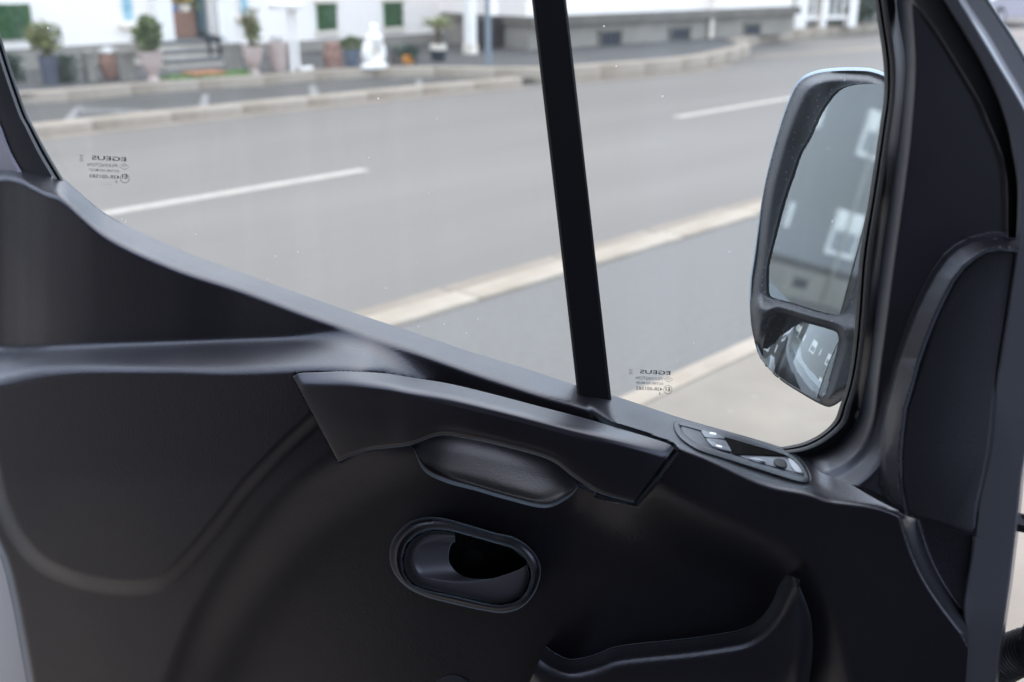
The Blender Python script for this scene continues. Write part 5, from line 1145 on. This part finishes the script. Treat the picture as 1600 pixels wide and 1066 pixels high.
# ---------------------------------------------------------------- parked car in the gap by the hinge
Pc = on_ground(1592, 42, 0.0)
car = thing('parked_car', 'dark plum car parked further up the street beyond the door hinge', 'car', (Pc[0] + 0.4, Pc[1] + 0.9, 0.0), radians(-8))
prof = [(-2.1, .28), (-2.12, .55), (-2.05, .78), (-1.6, .90), (-1.05, .96), (-.45, 1.36), (.55, 1.42), (1.35, 1.12), (1.95, .98), (2.1, .80), (2.12, .45), (2.05, .28)]
m = MB(); hw = [.80, .84, .84, .82, .80, .64, .64, .76, .80, .82, .84, .82]; np_ = len(prof)
m.add([(x_, -w_, z_) for (x_, z_), w_ in zip(prof, hw)] + [(x_, w_, z_) for (x_, z_), w_ in zip(prof, hw)], [tuple(range(np_))[::-1], tuple(range(np_, 2 * np_))] + [(i, (i + 1) % np_, np_ + (i + 1) % np_, np_ + i) for i in range(np_)])
m.build('body', CARPAINT, car, True, 25, fix=True)
for sy in (-1, 1):
    m = MB(); m.add([(-.92, sy * .80, .98), (-.42, sy * .67, 1.31), (.5, sy * .665, 1.36), (1.15, sy * .78, 1.08), (1.05, sy * .81, .98)], [(0, 1, 2, 3, 4)]); m.build('side_window', CARGLASS, car)
    for xw in (-1.35, 1.3):
        m = MB(); m.tube([(xw, sy * .66, .31), (xw, sy * .86, .31)], .31, 22); ty = m.build('wheel', TYRE, car, True, 40)
        m = MB(); m.tube([(xw, sy * .855, .31), (xw, sy * .875, .31)], .19, 18); m.build('rim', RIM, ty, True, 40)
m = MB(); m.add([(-1.08, -.70, .985), (-.47, -.60, 1.35), (-.47, .60, 1.35), (-1.08, .70, .985)], [(0, 1, 2, 3)]); m.build('windscreen', CARGLASS, car)
m = MB(); m.add([(.60, -.58, 1.425), (1.34, -.68, 1.135), (1.34, .68, 1.135), (.60, .58, 1.425)], [(0, 1, 2, 3)]); m.build('rear_window', CARGLASS, car)
for sy in (-.6, .6):
    m = MB(); m.box((-2.09, sy, .68), (.05, .32, .14)); m.build('headlight', CHROME, car)
    m = MB(); m.box((2.09, sy, .80), (.05, .26, .18)); m.build('tail_light', mat('red_lamp_glass', (.3, .02, .02), .2), car)

# ---------------------------------------------------------------- grey house behind, seen in the wing mirror
YR = 24.0
gh = thing('grey_house', 'rough grey rendered house with white framed windows, seen in the wing mirror', 'house', (-26, YR, Z_PAVE))
m = MB(); m.box((0, 4, 4.6), (48, 8, 9.2)); m.build('wall', GREY_WALL, gh)
m = MB(); m.box((0, -0.03, 0.42), (48, 0.06, 0.84)); m.build('plinth', PLINTH, gh)
m = MB(); m.box((0, 4, 9.4), (49, 9, 0.4)); m.build('roof', PLINTH_DARK, gh)
wi = []
for k_, x_ in enumerate(np.arange(-24.95, 22, 3.6)):
    for z0 in (1.45, 4.3):
        h_ = 1.30; wd = 1.0
        m = MB(); m.box((x_, -0.02, z0 + h_ / 2), (wd, 0.10, h_)); f = m.build('window', WHITE_PAINT, gh)
        m = MB(); m.box((x_, -0.085, z0 + 0.42), (wd - 0.22, 0.03, 0.54)); m.build('pane', PANE, f)
        m = MB(); m.box((x_, -0.09, z0 + h_ - 0.30), (wd - 0.06, 0.06, 0.48)); m.build('roller_shutter', WHITE_PAINT, f)
    for z0 in (1.6, 4.4):
        m = MB(); m.box((x_ + 2.05, -0.03, z0 + 0.6), (0.13, 0.08, 0.7)); m.build('narrow_window', WHITE_PAINT, gh)
    m = MB(); m.box((x_ + 1.0, -0.065, 0.45), (0.5, 0.02, 0.28)); m.build('basement_window', DARKHOLE, gh)
for x_ in (-15.0, -4.0, 7.5):
    m = MB(); m.tube([(x_, -0.12, 0.05), (x_, -0.12, 9.2)], 0.05, 10); m.build('drainpipe', PLINTH, gh, True, 60)
m = MB(); m.box((4.1, -0.12, 3.35), (0.24, 0.14, 0.24)); m.build('wall_lamp', WHITE_PAINT, gh)
